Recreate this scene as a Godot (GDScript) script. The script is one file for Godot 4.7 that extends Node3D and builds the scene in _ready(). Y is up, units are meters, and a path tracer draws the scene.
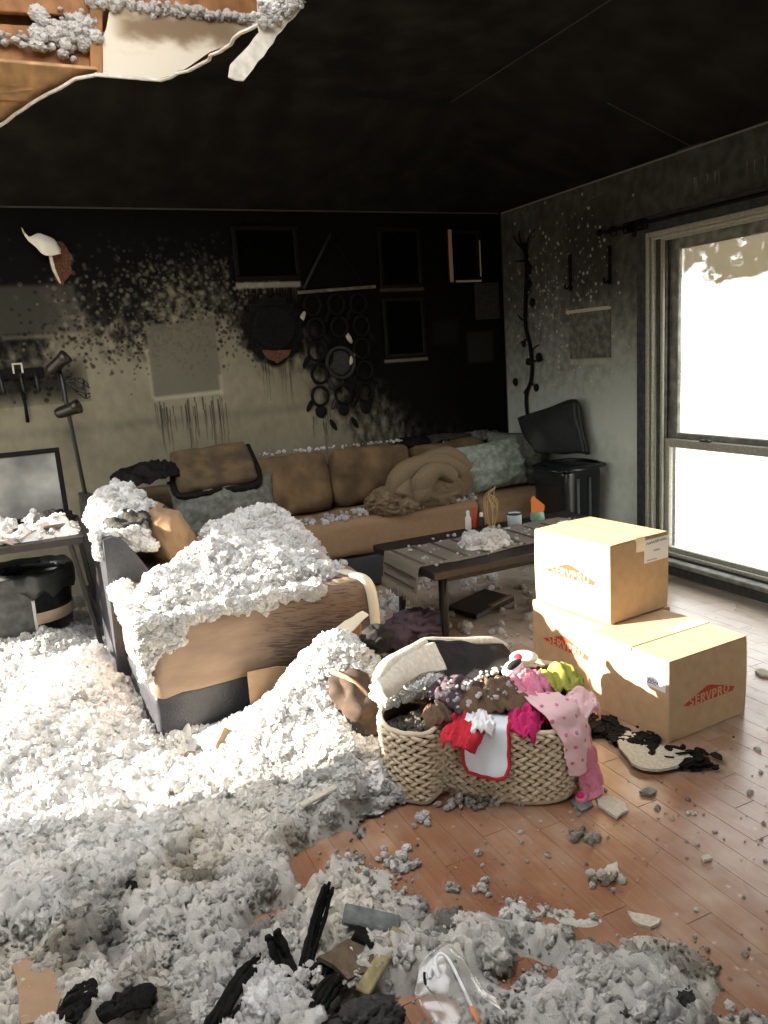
extends Node3D

const XR := 3.473
const ZB := -5.146
const YC := 2.44
const SLOPE := 0.36
const RUN := 1.05
const SKY := 2.2
const SUN := 11.0
const SUN_Z := -2.98
const YF := 2.818
var used := {}
var M := {}
var T := {}
var rng := RandomNumberGenerator.new()
var n_a := FastNoiseLite.new()
var n_b := FastNoiseLite.new()
var n_cell := FastNoiseLite.new()
var n_cell2 := FastNoiseLite.new()
var chunks := []


# ---------- naming, grouping ----------
func numbered(n):
	if not used.has(n):
		used[n] = 0
		return n
	used[n] += 1
	return "%s_%03d" % [n, used[n]]


func tag(o, label, category, group = "", kind = ""):
	o.set_meta("label", label)
	o.set_meta("category", category)
	if group != "":
		o.set_meta("group", group)
	if kind != "":
		o.set_meta("kind", kind)
	return o


func thing(called, label, category, at = Vector3.ZERO, turn = 0.0, group = ""):
	var o := Node3D.new()
	o.name = numbered(called)
	add_child(o)
	o.position = at
	o.rotation.y = turn
	return tag(o, label, category, group)


func make_mesh(st, m):
	st.generate_normals()
	var me = st.commit()
	me.surface_set_material(0, m)
	return me


func part(called, st, m, parent, label = ""):
	var o := MeshInstance3D.new()
	o.name = called
	o.mesh = st if st is Mesh else make_mesh(st, m)
	parent.add_child(o, true)
	if label != "":
		o.set_meta("label", label)
	return o


func solo(called, st, m, label, category, group = ""):
	var o := MeshInstance3D.new()
	o.name = numbered(called)
	o.mesh = st if st is Mesh else make_mesh(st, m)
	add_child(o)
	return tag(o, label, category, group)


func struct(called, st, m):
	var o := MeshInstance3D.new()
	o.name = called
	o.mesh = st if st is Mesh else make_mesh(st, m)
	add_child(o)
	o.set_meta("kind", "structure")
	return o


# ---------- shapes ----------
func V(x, y, z):
	return Vector3(x, y, z)


func mb(smooth = true):
	var st := SurfaceTool.new()
	st.begin(Mesh.PRIMITIVE_TRIANGLES)
	st.set_smooth_group(0 if smooth else 4294967295)
	return st


func at(p, ry = 0.0, rx = 0.0, rz = 0.0):
	return Transform3D(Basis.from_euler(Vector3(rx, ry, rz)), p)


func tri(st, a, b, c):   # counter-clockwise from outside
	st.add_vertex(a)
	st.add_vertex(c)
	st.add_vertex(b)


func quad(st, a, b, c, d):
	tri(st, a, b, c)
	tri(st, a, c, d)


func face(st, pts, away):   # convex polygon turned away from a point
	var n = (pts[1] - pts[0]).cross(pts[2] - pts[0])
	var mid = V(0, 0, 0)
	for p in pts:
		mid += p / pts.size()
	var q = pts.duplicate()
	if n.dot(mid - away) < 0:
		q.reverse()
	for i in range(1, q.size() - 1):
		tri(st, q[0], q[i], q[i + 1])


func box(st, size, xf = Transform3D(), b = 0.003):   # chamfered box
	var h = size / 2.0
	b = minf(b, minf(h.x, minf(h.y, h.z)) * 0.8)
	var c = xf.origin
	var px = func(x, y, z): return xf * V(x * h.x, y * (h.y - b), z * (h.z - b))
	var py = func(x, y, z): return xf * V(x * (h.x - b), y * h.y, z * (h.z - b))
	var pz = func(x, y, z): return xf * V(x * (h.x - b), y * (h.y - b), z * h.z)
	for s in [-1.0, 1.0]:
		face(st, [px.call(s, -1, -1), px.call(s, 1, -1), px.call(s, 1, 1), px.call(s, -1, 1)], c)
		face(st, [py.call(-1, s, -1), py.call(1, s, -1), py.call(1, s, 1), py.call(-1, s, 1)], c)
		face(st, [pz.call(-1, -1, s), pz.call(1, -1, s), pz.call(1, 1, s), pz.call(-1, 1, s)], c)
		for t in [-1.0, 1.0]:
			face(st, [px.call(s, t, -1), px.call(s, t, 1), py.call(s, t, 1), py.call(s, t, -1)], c)
			face(st, [px.call(s, -1, t), px.call(s, 1, t), pz.call(s, 1, t), pz.call(s, -1, t)], c)
			face(st, [py.call(-1, s, t), py.call(1, s, t), pz.call(1, s, t), pz.call(-1, s, t)], c)
			for u in [-1.0, 1.0]:
				face(st, [px.call(s, t, u), py.call(s, t, u), pz.call(s, t, u)], c)


func bar(st, p, q, w, d, b = 0.002, roll = 0.0):   # a beam of w x d between two points
	var y = (q - p).normalized()
	var x = y.cross(V(0, 0, 1) if absf(y.z) < 0.9 else V(1, 0, 0)).normalized()
	var z = x.cross(y)
	var bs = Basis(x, y, z).rotated(y, roll)
	box(st, V(w, (q - p).length(), d), Transform3D(bs, (p + q) / 2.0), b)


func rbox(st, size, r, xf = Transform3D(), n = 3, m = 4, disp = null):   # rounded, subdivided box; uv is planar from the front
	var h = size / 2.0
	var lists = []
	for k in 3:
		var l = []
		var rr = minf(r, h[k] * 0.98)
		for i in n + 1:
			l.append(-h[k] + rr * (1.0 - cos(float(i) / n * PI / 2)) if n > 1 else -h[k] + rr * i)
		for i in range(1, m):
			l.append(lerpf(-h[k] + rr, h[k] - rr, float(i) / m))
		for i in range(n, -1, -1):
			l.append(-l[i])
		lists.append(l)
	var inner = V(maxf(h.x - r, h.x * 0.02), maxf(h.y - r, h.y * 0.02), maxf(h.z - r, h.z * 0.02))
	for ax in 3:
		var a1 = (ax + 1) % 3
		var a2 = (ax + 2) % 3
		for s in [-1.0, 1.0]:
			var g = []
			for i in lists[a1].size():
				var row = []
				for j in lists[a2].size():
					var p = V(0, 0, 0)
					p[ax] = s * h[ax]
					p[a1] = lists[a1][i]
					p[a2] = lists[a2][j]
					var q = p.clamp(-inner, inner)
					var dd = p - q
					var rad = V(h.x - inner.x, h.y - inner.y, h.z - inner.z)
					var e = V(dd.x / rad.x, dd.y / rad.y, dd.z / rad.z).normalized()
					q += V(e.x * rad.x, e.y * rad.y, e.z * rad.z)
					if disp != null:
						q = disp.call(q, e)
					row.append(q)
				g.append(row)
			for i in g.size() - 1:
				for j in g[0].size() - 1:
					var four = [g[i][j], g[i + 1][j], g[i + 1][j + 1], g[i][j + 1]]
					if s < 0:
						four.reverse()
					for k in [0, 2, 1, 0, 3, 2]:
						st.set_uv(Vector2(four[k].x / size.x + 0.5, 0.5 - four[k].y / size.y))
						st.add_vertex(xf * four[k])


func tube(st, pts, radii, sides = 8, caps = true):
	var n = pts.size()
	var rings = []
	var side = V(0, 0, 0)
	for i in n:
		var t = (pts[mini(i + 1, n - 1)] - pts[maxi(i - 1, 0)]).normalized()
		if side == V(0, 0, 0):
			side = t.cross(V(0, 1, 0) if absf(t.y) < 0.9 else V(1, 0, 0)).normalized()
		side = (side - t * side.dot(t)).normalized()
		var up = t.cross(side)
		var r = radii[i] if radii is Array else radii
		var ring = []
		for k in sides:
			var a = TAU * k / sides
			ring.append(pts[i] + (side * cos(a) + up * sin(a)) * r)
		rings.append(ring)
	for i in n - 1:
		for k in sides:
			var l = (k + 1) % sides
			quad(st, rings[i][k], rings[i][l], rings[i + 1][l], rings[i + 1][k])
	if caps:
		for k in range(1, sides - 1):
			tri(st, rings[0][0], rings[0][k + 1], rings[0][k])
			tri(st, rings[n - 1][0], rings[n - 1][k], rings[n - 1][k + 1])


func curve(pts, per = 6):   # Catmull-Rom through the points
	var out = []
	for i in pts.size() - 1:
		var a = pts[maxi(i - 1, 0)]
		var d = pts[mini(i + 2, pts.size() - 1)]
		for k in per:
			out.append(pts[i].cubic_interpolate(pts[i + 1], a, d, float(k) / per))
	out.append(pts[-1])
	return out


func curve_f(v, per):
	var out = []
	for i in v.size() - 1:
		for k in per:
			out.append(lerpf(v[i], v[i + 1], float(k) / per))
	out.append(v[-1])
	return out


func lathe(st, prof, sides = 24, xf = Transform3D()):   # profile of (radius, height), from the bottom up
	for i in prof.size() - 1:
		for k in sides:
			var a = TAU * k / sides
			var b = TAU * (k + 1) / sides
			var p = prof[i]
			var q = prof[i + 1]
			var v = [V(p.x * cos(a), p.y, -p.x * sin(a)), V(p.x * cos(b), p.y, -p.x * sin(b)), V(q.x * cos(b), q.y, -q.x * sin(b)), V(q.x * cos(a), q.y, -q.x * sin(a))]
			if p.x > 1e-6:
				tri(st, xf * v[0], xf * v[1], xf * v[2] if q.x > 1e-6 else xf * v[3])
			if q.x > 1e-6:
				tri(st, xf * v[0], xf * v[2], xf * v[3])


func slab(st, poly, t, xf = Transform3D()):   # a flat outline in x, y given thickness t along z
	var pts = PackedVector2Array(poly)
	if Geometry2D.is_polygon_clockwise(pts):
		pts.reverse()
	var idx = Geometry2D.triangulate_polygon(pts)
	for i in range(0, idx.size(), 3):
		var a = pts[idx[i]]
		var b = pts[idx[i + 1]]
		var c = pts[idx[i + 2]]
		if (b - a).cross(c - a) < 0:
			var q = b
			b = c
			c = q
		tri(st, xf * V(a.x, a.y, t / 2), xf * V(b.x, b.y, t / 2), xf * V(c.x, c.y, t / 2))
		tri(st, xf * V(a.x, a.y, -t / 2), xf * V(c.x, c.y, -t / 2), xf * V(b.x, b.y, -t / 2))
	for i in pts.size():
		var a = pts[i]
		var b = pts[(i + 1) % pts.size()]
		quad(st, xf * V(a.x, a.y, t / 2), xf * V(a.x, a.y, -t / 2), xf * V(b.x, b.y, -t / 2), xf * V(b.x, b.y, t / 2))


func ragged(poly, amp, step, sd, closed = true):   # an outline with torn edges
	var out = []
	var r := RandomNumberGenerator.new()
	r.seed = sd
	for i in poly.size():
		if not closed and i == poly.size() - 1:
			out.append(poly[i])
			break
		var a = poly[i]
		var b = poly[(i + 1) % poly.size()]
		var n = maxi(1, int(a.distance_to(b) / step))
		var nrm = (b - a).orthogonal().normalized()
		for k in n:
			out.append(a.lerp(b, float(k) / n) + nrm * r.randf_range(-amp, amp) * (0.35 if k == 0 else 1.0))
	return out


func sheet(st, g, t = 0.004):   # a grid of points given thickness, both sides and the rim
	var nu = g.size()
	var nv = g[0].size()
	var f = []
	var bk = []
	for i in nu:
		var r1 = []
		var r2 = []
		for j in nv:
			var du = g[mini(i + 1, nu - 1)][j] - g[maxi(i - 1, 0)][j]
			var dv = g[i][mini(j + 1, nv - 1)] - g[i][maxi(j - 1, 0)]
			var n = du.cross(dv).normalized() * t / 2
			r1.append(g[i][j] + n)
			r2.append(g[i][j] - n)
		f.append(r1)
		bk.append(r2)
	var put = func(p, i, j):
		st.set_uv(Vector2(float(i) / (nu - 1), float(j) / (nv - 1)))
		st.add_vertex(p)
	for i in nu - 1:
		for j in nv - 1:
			for k in [[0, 0], [1, 1], [1, 0], [0, 0], [0, 1], [1, 1]]:
				put.call(f[i + k[0]][j + k[1]], i + k[0], j + k[1])
			for k in [[0, 0], [1, 0], [1, 1], [0, 0], [1, 1], [0, 1]]:
				put.call(bk[i + k[0]][j + k[1]], i + k[0], j + k[1])
	for i in nu - 1:
		quad(st, bk[i][0], bk[i + 1][0], f[i + 1][0], f[i][0])
		quad(st, f[i][nv - 1], f[i + 1][nv - 1], bk[i + 1][nv - 1], bk[i][nv - 1])
	for j in nv - 1:
		quad(st, f[0][j], f[0][j + 1], bk[0][j + 1], bk[0][j])
		quad(st, bk[nu - 1][j], bk[nu - 1][j + 1], f[nu - 1][j + 1], f[nu - 1][j])


func drape(ctrl, nu, nv, amp = 0.0, freq = 12.0, off = 0.0):   # a cloth grid through rows of control points
	var rows = []
	for r in ctrl:
		var line = []
		for j in nv + 1:
			var f = float(j) / nv * (r.size() - 1)
			var k = mini(int(f), r.size() - 2)
			line.append(r[k].cubic_interpolate(r[k + 1], r[maxi(k - 1, 0)], r[mini(k + 2, r.size() - 1)], f - k))
		rows.append(line)
	var g = []
	for i in nu + 1:
		var f = float(i) / nu * (rows.size() - 1)
		var k = mini(int(f), rows.size() - 2)
		var line = []
		for j in nv + 1:
			var p = rows[k][j].cubic_interpolate(rows[k + 1][j], rows[maxi(k - 1, 0)][j], rows[mini(k + 2, rows.size() - 1)][j], f - k)
			if amp > 0:
				var q = p * freq + V(off, off * 1.7, -off)
				p += V(n_a.get_noise_3dv(q), n_a.get_noise_3dv(q + V(31, 7, 3)), n_a.get_noise_3dv(q + V(-9, 23, 57))) * amp
			line.append(p)
		g.append(line)
	return g


func ball(div):   # subdivided octahedron: vertices, triangles
	var v = [V(1, 0, 0), V(-1, 0, 0), V(0, 1, 0), V(0, -1, 0), V(0, 0, 1), V(0, 0, -1)]
	var f = [[0, 2, 4], [2, 1, 4], [1, 3, 4], [3, 0, 4], [2, 0, 5], [1, 2, 5], [3, 1, 5], [0, 3, 5]]
	for d in div:
		var nf = []
		var mid = {}
		for t in f:
			var m = []
			for k in 3:
				var a = mini(t[k], t[(k + 1) % 3])
				var b = maxi(t[k], t[(k + 1) % 3])
				var key = a * 100000 + b
				if not mid.has(key):
					mid[key] = v.size()
					v.append((v[a] + v[b]).normalized())
				m.append(mid[key])
			nf.append([t[0], m[0], m[2]])
			nf.append([m[0], t[1], m[1]])
			nf.append([m[2], m[1], t[2]])
			nf.append([m[0], m[1], m[2]])
		f = nf
	return [v, f]


func blob(st, div, xf, fn):   # a displaced ball: fn(direction) gives the point
	var b = ball(div)
	var p = []
	for d in b[0]:
		p.append(xf * fn.call(d))
	for t in b[1]:
		tri(st, p[t[0]], p[t[1]], p[t[2]])


func heap(st, c, r, amp, freq, sd, div = 4, flat = -0.5, turn = 0.0):   # crumpled cloth
	var off = V(sd * 3.1, sd * 1.3, -sd * 2.7)
	var xf = at(c, turn)
	var fn = func(d):
		var w = V(n_a.get_noise_3dv(d * 1.1 * freq + off), n_a.get_noise_3dv(d * 1.1 * freq - off), 0.0)
		var q = (d + w * 0.5)
		var ridge = 1.0 - absf(n_a.get_noise_3dv(V(q.x * 1.5, q.y * 0.8, q.z * 0.9) * freq + off * 2.0)) * 3.0
		var k = 1.0 + amp * ridge + amp * 0.35 * n_a.get_noise_3dv(d * freq * 1.8 + off)
		var p = V(d.x * r.x, d.y * r.y, d.z * r.z) * k
		p.y = maxf(p.y, flat * r.y)
		return p
	blob(st, div, xf, fn)


func rag(st, c, w, d, h, sd, turn = 0.0, fold = 0.03, n = 30, t = 0.005):   # a cloth dropped in a rumpled heap
	var xf = at(c, turn)
	var g = []
	for i in n + 1:
		var row = []
		for j in n + 1:
			var u = float(i) / n * 2 - 1
			var v = float(j) / n * 2 - 1
			var q = V(u * 1.2 + sd, v * 0.8 - sd, sd * 0.37)
			var wx = n_a.get_noise_3dv(q * 0.6)
			var wz = n_a.get_noise_3dv(q * 0.6 + V(40, 9, 2))
			var r = sqrt(u * u + v * v)
			var dome = pow(maxf(0.0, 1.0 - r * r * 0.5), 0.8)
			var f1 = 1.0 - absf(n_a.get_noise_3dv(V(u * 1.3 + wx * 0.7, v * 0.5 + wz * 0.7, sd * 1.7))) * 2.2
			var f2 = 1.0 - absf(n_a.get_noise_3dv(V(u * 0.7 - wx * 0.9 + 9.0, v * 1.6 + wz * 0.9, sd * 2.3))) * 2.2
			var y = h * dome + fold * (f1 + 0.5 * f2) * (0.35 + 0.65 * dome)
			row.append(xf * V(u * sqrt(1.0 - v * v * 0.42) * w / 2 + wx * w * 0.13, maxf(y, 0.003), v * sqrt(1.0 - u * u * 0.42) * d / 2 + wz * d * 0.13))
		g.append(row)
	sheet(st, g, t)


func pillow(st, w, h, t, xf, puff = 0.5, amp = 0.012, sd = 1.0, n = 22):   # two puffed faces that meet at a pointed rim
	for s in [1.0, -1.0]:
		var g = []
		for i in n + 1:
			var row = []
			for j in n + 1:
				var u = float(i) / n * 2 - 1
				var v = float(j) / n * 2 - 1
				var z = pow(maxf(0.0, (1 - u * u) * (1 - v * v)), puff)
				var pin = 1.0 - 0.07 * (1 - v * v) * absf(u) - 0.0
				var pin2 = 1.0 - 0.07 * (1 - u * u) * absf(v)
				var p = V(u * w / 2 * pin, v * h / 2 * pin2, s * z * t / 2)
				var q = V(u * 2.1, v * 2.1, s * 0.4) + V(sd, -sd, sd * 0.3)
				p += V(0, 0, s) * amp * (n_a.get_noise_3dv(q * 1.2) + absf(n_a.get_noise_3dv(q * 2.4)) * 1.2) * minf(1.0, z * 2)
				row.append(xf * p)
			g.append(row)
		for i in n:
			for j in n:
				if s > 0:
					quad(st, g[i][j], g[i + 1][j], g[i + 1][j + 1], g[i][j + 1])
				else:
					quad(st, g[i][j], g[i][j + 1], g[i + 1][j + 1], g[i + 1][j])


# ---------- pictures worked out for surfaces ----------
func noise(type, freq, oct, sd):
	var n := FastNoiseLite.new()
	n.noise_type = type
	n.frequency = freq
	n.fractal_octaves = oct
	n.seed = sd
	return n


func tex_noise(w, freq, oct, sd, lo, hi, sx = 1.0):   # grey seamless picture between lo and hi
	var n = noise(FastNoiseLite.TYPE_SIMPLEX_SMOOTH, freq, oct, sd)
	var im = n.get_seamless_image(w, w)
	im.convert(Image.FORMAT_L8)
	if sx != 1.0:
		im.resize(w, int(w * sx))
	var d = im.get_data()
	for i in d.size():
		d[i] = int(lerpf(lo, hi, d[i] / 255.0) * 255)
	return ImageTexture.create_from_image(Image.create_from_data(im.get_width(), im.get_height(), false, Image.FORMAT_L8, d))


func mat(key, c, rough = 0.85, tex = "", scale = 1.0, bump = 0.0, btex = "", bscale = 1.0):
	var m := StandardMaterial3D.new()
	m.resource_name = key
	m.albedo_color = c
	m.roughness = rough
	if tex != "" or bump != 0.0:
		m.uv1_triplanar = true
		m.uv1_scale = Vector3.ONE * scale
	if tex != "":
		m.albedo_texture = T[tex]
	if bump != 0.0:
		m.heightmap_enabled = true
		m.heightmap_texture = T[btex]
		m.heightmap_scale = bump
	M[key] = m
	return m


func rgbc(r, g, b):
	return Color(r / 255.0, g / 255.0, b / 255.0)


func _ready():
	setup_view()
	setup_noise()
	setup_materials()
	build_room()
	build_window()
	build_ceiling()
	build_sofa()
	build_table()
	build_cartons()
	build_basket()
	build_wall_things()
	build_left_corner()
	build_right_corner()
	build_debris()
	build_insulation()


func setup_view():
	var cam := Camera3D.new()
	cam.name = "camera"
	cam.fov = 67.3
	cam.near = 0.05
	cam.far = 100.0
	cam.rotation_order = EULER_ORDER_YXZ
	cam.position = Vector3(0, 1.46, 0)
	cam.rotation = Vector3(-0.20238, -0.42627, -0.06864)
	add_child(cam)
	var env := Environment.new()
	env.tonemap_mode = Environment.TONE_MAPPER_LINEAR
	env.tonemap_exposure = 1.0
	env.background_mode = Environment.BG_SKY
	var sm := ProceduralSkyMaterial.new()
	sm.sky_top_color = Color(0.97, 0.97, 0.97)
	sm.sky_horizon_color = Color(1.0, 0.99, 0.96)
	sm.ground_horizon_color = Color(0.97, 0.95, 0.90)
	sm.ground_bottom_color = Color(0.88, 0.84, 0.76)
	sm.energy_multiplier = 1.0
	sm.sky_energy_multiplier = SKY
	sm.ground_energy_multiplier = SKY * 0.8
	sm.sun_angle_max = 1.0
	env.sky = Sky.new()
	env.sky.sky_material = sm
	env.sdfgi_enabled = true
	env.ssao_enabled = true
	env.ssil_enabled = true
	var we := WorldEnvironment.new()
	we.name = "world"
	we.environment = env
	add_child(we)
	var sun := DirectionalLight3D.new()
	sun.name = "sun"
	sun.light_color = Color(1.0, 0.95, 0.86)
	sun.light_energy = SUN
	sun.light_angular_distance = 1.2
	sun.shadow_enabled = true
	sun.look_at_from_position(V(0, 0, 0), V(1.0, -0.35, 0.30), Vector3.UP)
	add_child(sun)


func setup_noise():
	rng.seed = 71
	n_a.noise_type = FastNoiseLite.TYPE_SIMPLEX_SMOOTH
	n_a.frequency = 1.0
	n_a.fractal_octaves = 2
	n_a.seed = 5
	n_b.noise_type = FastNoiseLite.TYPE_SIMPLEX_SMOOTH
	n_b.frequency = 1.0
	n_b.fractal_octaves = 4
	n_b.seed = 9
	for n in [n_cell, n_cell2]:
		n.noise_type = FastNoiseLite.TYPE_CELLULAR
		n.cellular_return_type = FastNoiseLite.RETURN_DISTANCE
		n.fractal_type = FastNoiseLite.FRACTAL_NONE
		n.frequency = 1.0
	n_cell.seed = 3
	n_cell2.seed = 8


func setup_materials():
	T.grime = tex_noise(256, 0.02, 4, 1, 0.55, 1.0)
	T.mottle = tex_noise(256, 0.05, 4, 2, 0.8, 1.0)
	T.faint = tex_noise(256, 0.03, 4, 12, 0.92, 1.0)
	T.fine = tex_noise(256, 0.12, 3, 3, 0.0, 1.0)
	T.lumps = tex_noise(256, 0.05, 3, 4, 0.0, 1.0)
	T.fiber = tex_noise(256, 0.09, 5, 6, 0.72, 1.0)
	T.grain = tex_noise(256, 0.03, 4, 7, 0.6, 1.0, 0.12)
	mat("soot_ceiling", rgbc(42, 40, 36), 0.9, "grime", 0.7).metallic_specular = 0.2
	mat("plaster_white", rgbc(238, 232, 216), 0.9, "mottle", 1.5)
	mat("paint_white", rgbc(240, 236, 222), 0.8)
	mat("char", rgbc(30, 29, 28), 0.75, "grime", 6.0, 0.4, "lumps", 14.0)
	mat("char_grey", rgbc(62, 60, 56), 0.85, "grime", 7.0, 0.3, "lumps", 18.0)
	mat("black_frame", rgbc(24, 23, 22), 0.55)
	mat("joist", rgbc(202, 146, 94), 0.75, "grain", 1.1)
	mat("joist_light", rgbc(222, 176, 124), 0.75, "grain", 1.1)
	mat("leather", rgbc(56, 58, 66), 0.42, "mottle", 3.0, 0.15, "fine", 9.0)
	mat("tan", rgbc(150, 122, 92), 0.92, "faint", 2.5, 0.12, "fine", 16.0)
	mat("tan_sooty", rgbc(138, 112, 80), 0.92, "grime", 1.0, 0.12, "fine", 16.0)
	mat("tan_charred", rgbc(104, 86, 58), 0.92, "grime", 1.3, 0.2, "fine", 14.0)
	mat("blue_cloth", rgbc(124, 126, 116), 0.92, "grime", 4.0, 0.15, "fine", 14.0)
	mat("teal_cloth", rgbc(186, 198, 184), 0.92, "grime", 3.0, 0.15, "fine", 14.0)
	mat("knit", rgbc(150, 130, 102), 0.97, "mottle", 6.0, 0.9, "fine", 16.0)
	mat("cream", rgbc(232, 224, 206), 0.92, "mottle", 4.0, 0.15, "fine", 16.0)
	mat("cream_trim", rgbc(222, 212, 188), 0.92)
	mat("dark_wood", rgbc(50, 42, 38), 0.5, "grain", 2.2)
	mat("runner", rgbc(176, 164, 146), 0.97, "fiber", 30.0, 0.5, "fine", 22.0)
	mat("runner_dark", rgbc(84, 76, 68), 0.97)
	mat("carton", rgbc(196, 166, 130), 0.8, "faint", 2.0)
	mat("carton_dark", rgbc(176, 140, 98), 0.85, "mottle", 3.0)
	mat("orange_ink", rgbc(180, 58, 30), 0.75)
	mat("packing_tape", rgbc(206, 180, 142), 0.18)
	mat("paper", rgbc(240, 240, 240), 0.8)
	mat("pen_blue", rgbc(70, 84, 170), 0.7)
	mat("pen_grey", rgbc(96, 110, 128), 0.7)
	mat("straw", rgbc(232, 214, 184), 0.75, "fiber", 14.0)
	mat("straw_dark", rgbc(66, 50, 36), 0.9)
	mat("red_cloth", rgbc(206, 40, 58), 0.9, "mottle", 8.0)
	mat("magenta_cloth", rgbc(226, 46, 122), 0.9, "mottle", 8.0)
	mat("pink_cloth", rgbc(232, 140, 168), 0.92, "mottle", 8.0)
	mat("rose_cloth", rgbc(236, 196, 200), 0.92)
	mat("green_cloth", rgbc(178, 180, 82), 0.92, "mottle", 8.0)
	mat("brown_cloth", rgbc(112, 88, 68), 0.92, "mottle", 8.0)
	mat("plum_cloth", rgbc(86, 70, 80), 0.92, "mottle", 8.0)
	mat("dark_cloth", rgbc(38, 35, 36), 0.95, "grime", 6.0)
	mat("white_cloth", rgbc(236, 236, 238), 0.9)
	mat("bib_white", rgbc(226, 234, 242), 0.7)
	mat("grey_plastic", rgbc(70, 78, 78), 0.35)
	mat("bin_black", rgbc(26, 30, 31), 0.2)
	mat("bag_grey", rgbc(66, 72, 72), 0.35, "grime", 5.0)
	mat("lid_green", rgbc(36, 42, 40), 0.55, "grime", 4.0)
	mat("beige_band", rgbc(204, 184, 160), 0.7)
	mat("slate", rgbc(88, 92, 92), 0.6, "grime", 3.0)
	mat("slate_edge", rgbc(196, 196, 188), 0.8)
	mat("metal_black", rgbc(30, 29, 28), 0.4)
	mat("metal_dull", rgbc(96, 88, 74), 0.45)
	mat("lamp_metal", rgbc(58, 54, 48), 0.35).metallic = 0.6
	mat("gold_wire", rgbc(176, 152, 96), 0.5)
	mat("pot_blue", rgbc(178, 194, 198), 0.5)
	mat("pot_dark", rgbc(40, 42, 44), 0.8)
	mat("bottle_green", rgbc(132, 168, 146), 0.35)
	mat("bottle_white", rgbc(222, 222, 214), 0.4)
	mat("bottle_orange", rgbc(232, 132, 58), 0.6)
	mat("bottle_red", rgbc(196, 66, 40), 0.5)
	mat("leaf_green", rgbc(92, 104, 70), 0.9, "grime", 8.0)
	mat("card", rgbc(158, 130, 102), 0.85, "faint", 3.0)
	mat("card_brown", rgbc(82, 64, 52), 0.9, "grime", 4.0)
	mat("wood_rot", rgbc(116, 98, 78), 0.9, "grain", 4.0, 0.3, "fine", 6.0)
	mat("wood_yellow", rgbc(172, 158, 112), 0.85, "grain", 4.0)
	mat("slab_grey", rgbc(128, 134, 132), 0.85, "grime", 5.0)
	mat("flake", rgbc(206, 198, 180), 0.92, "mottle", 5.0)
	mat("flake_grey", rgbc(150, 150, 146), 0.92, "grime", 5.0)
	mat("pink_paper", rgbc(206, 186, 178), 0.85, "mottle", 6.0)
	mat("frame_glass", rgbc(160, 160, 154), 0.3, "grime", 0.7)
	mat("casing", rgbc(150, 152, 142), 0.6, "grime", 2.0)
	mat("casing_dark", rgbc(74, 76, 72), 0.65, "grime", 3.0)
	mat("sash", rgbc(176, 176, 160), 0.5, "mottle", 3.0)
	var g := StandardMaterial3D.new()
	g.resource_name = "pane"
	g.transparency = BaseMaterial3D.TRANSPARENCY_ALPHA
	g.albedo_color = Color(0.97, 1.0, 0.98, 0.04)
	g.roughness = 0.05
	M.pane = g
	var p := StandardMaterial3D.new()
	p.resource_name = "clear_film"
	p.transparency = BaseMaterial3D.TRANSPARENCY_ALPHA
	p.albedo_color = Color(0.95, 0.96, 0.95, 0.06)
	p.roughness = 0.2
	M.film = p
	var f := StandardMaterial3D.new()
	f.resource_name = "insulation"
	f.vertex_color_use_as_albedo = true
	f.roughness = 1.0
	f.uv1_triplanar = true
	f.uv1_scale = Vector3.ONE * 14.0
	f.albedo_texture = T.fiber
	f.heightmap_enabled = true
	f.heightmap_texture = T.fiber
	f.heightmap_scale = 0.5
	M.fluff = f
	M.fluff_bit = f.duplicate()
	M.fluff_bit.uv1_scale = Vector3.ONE * 0.35


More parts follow.
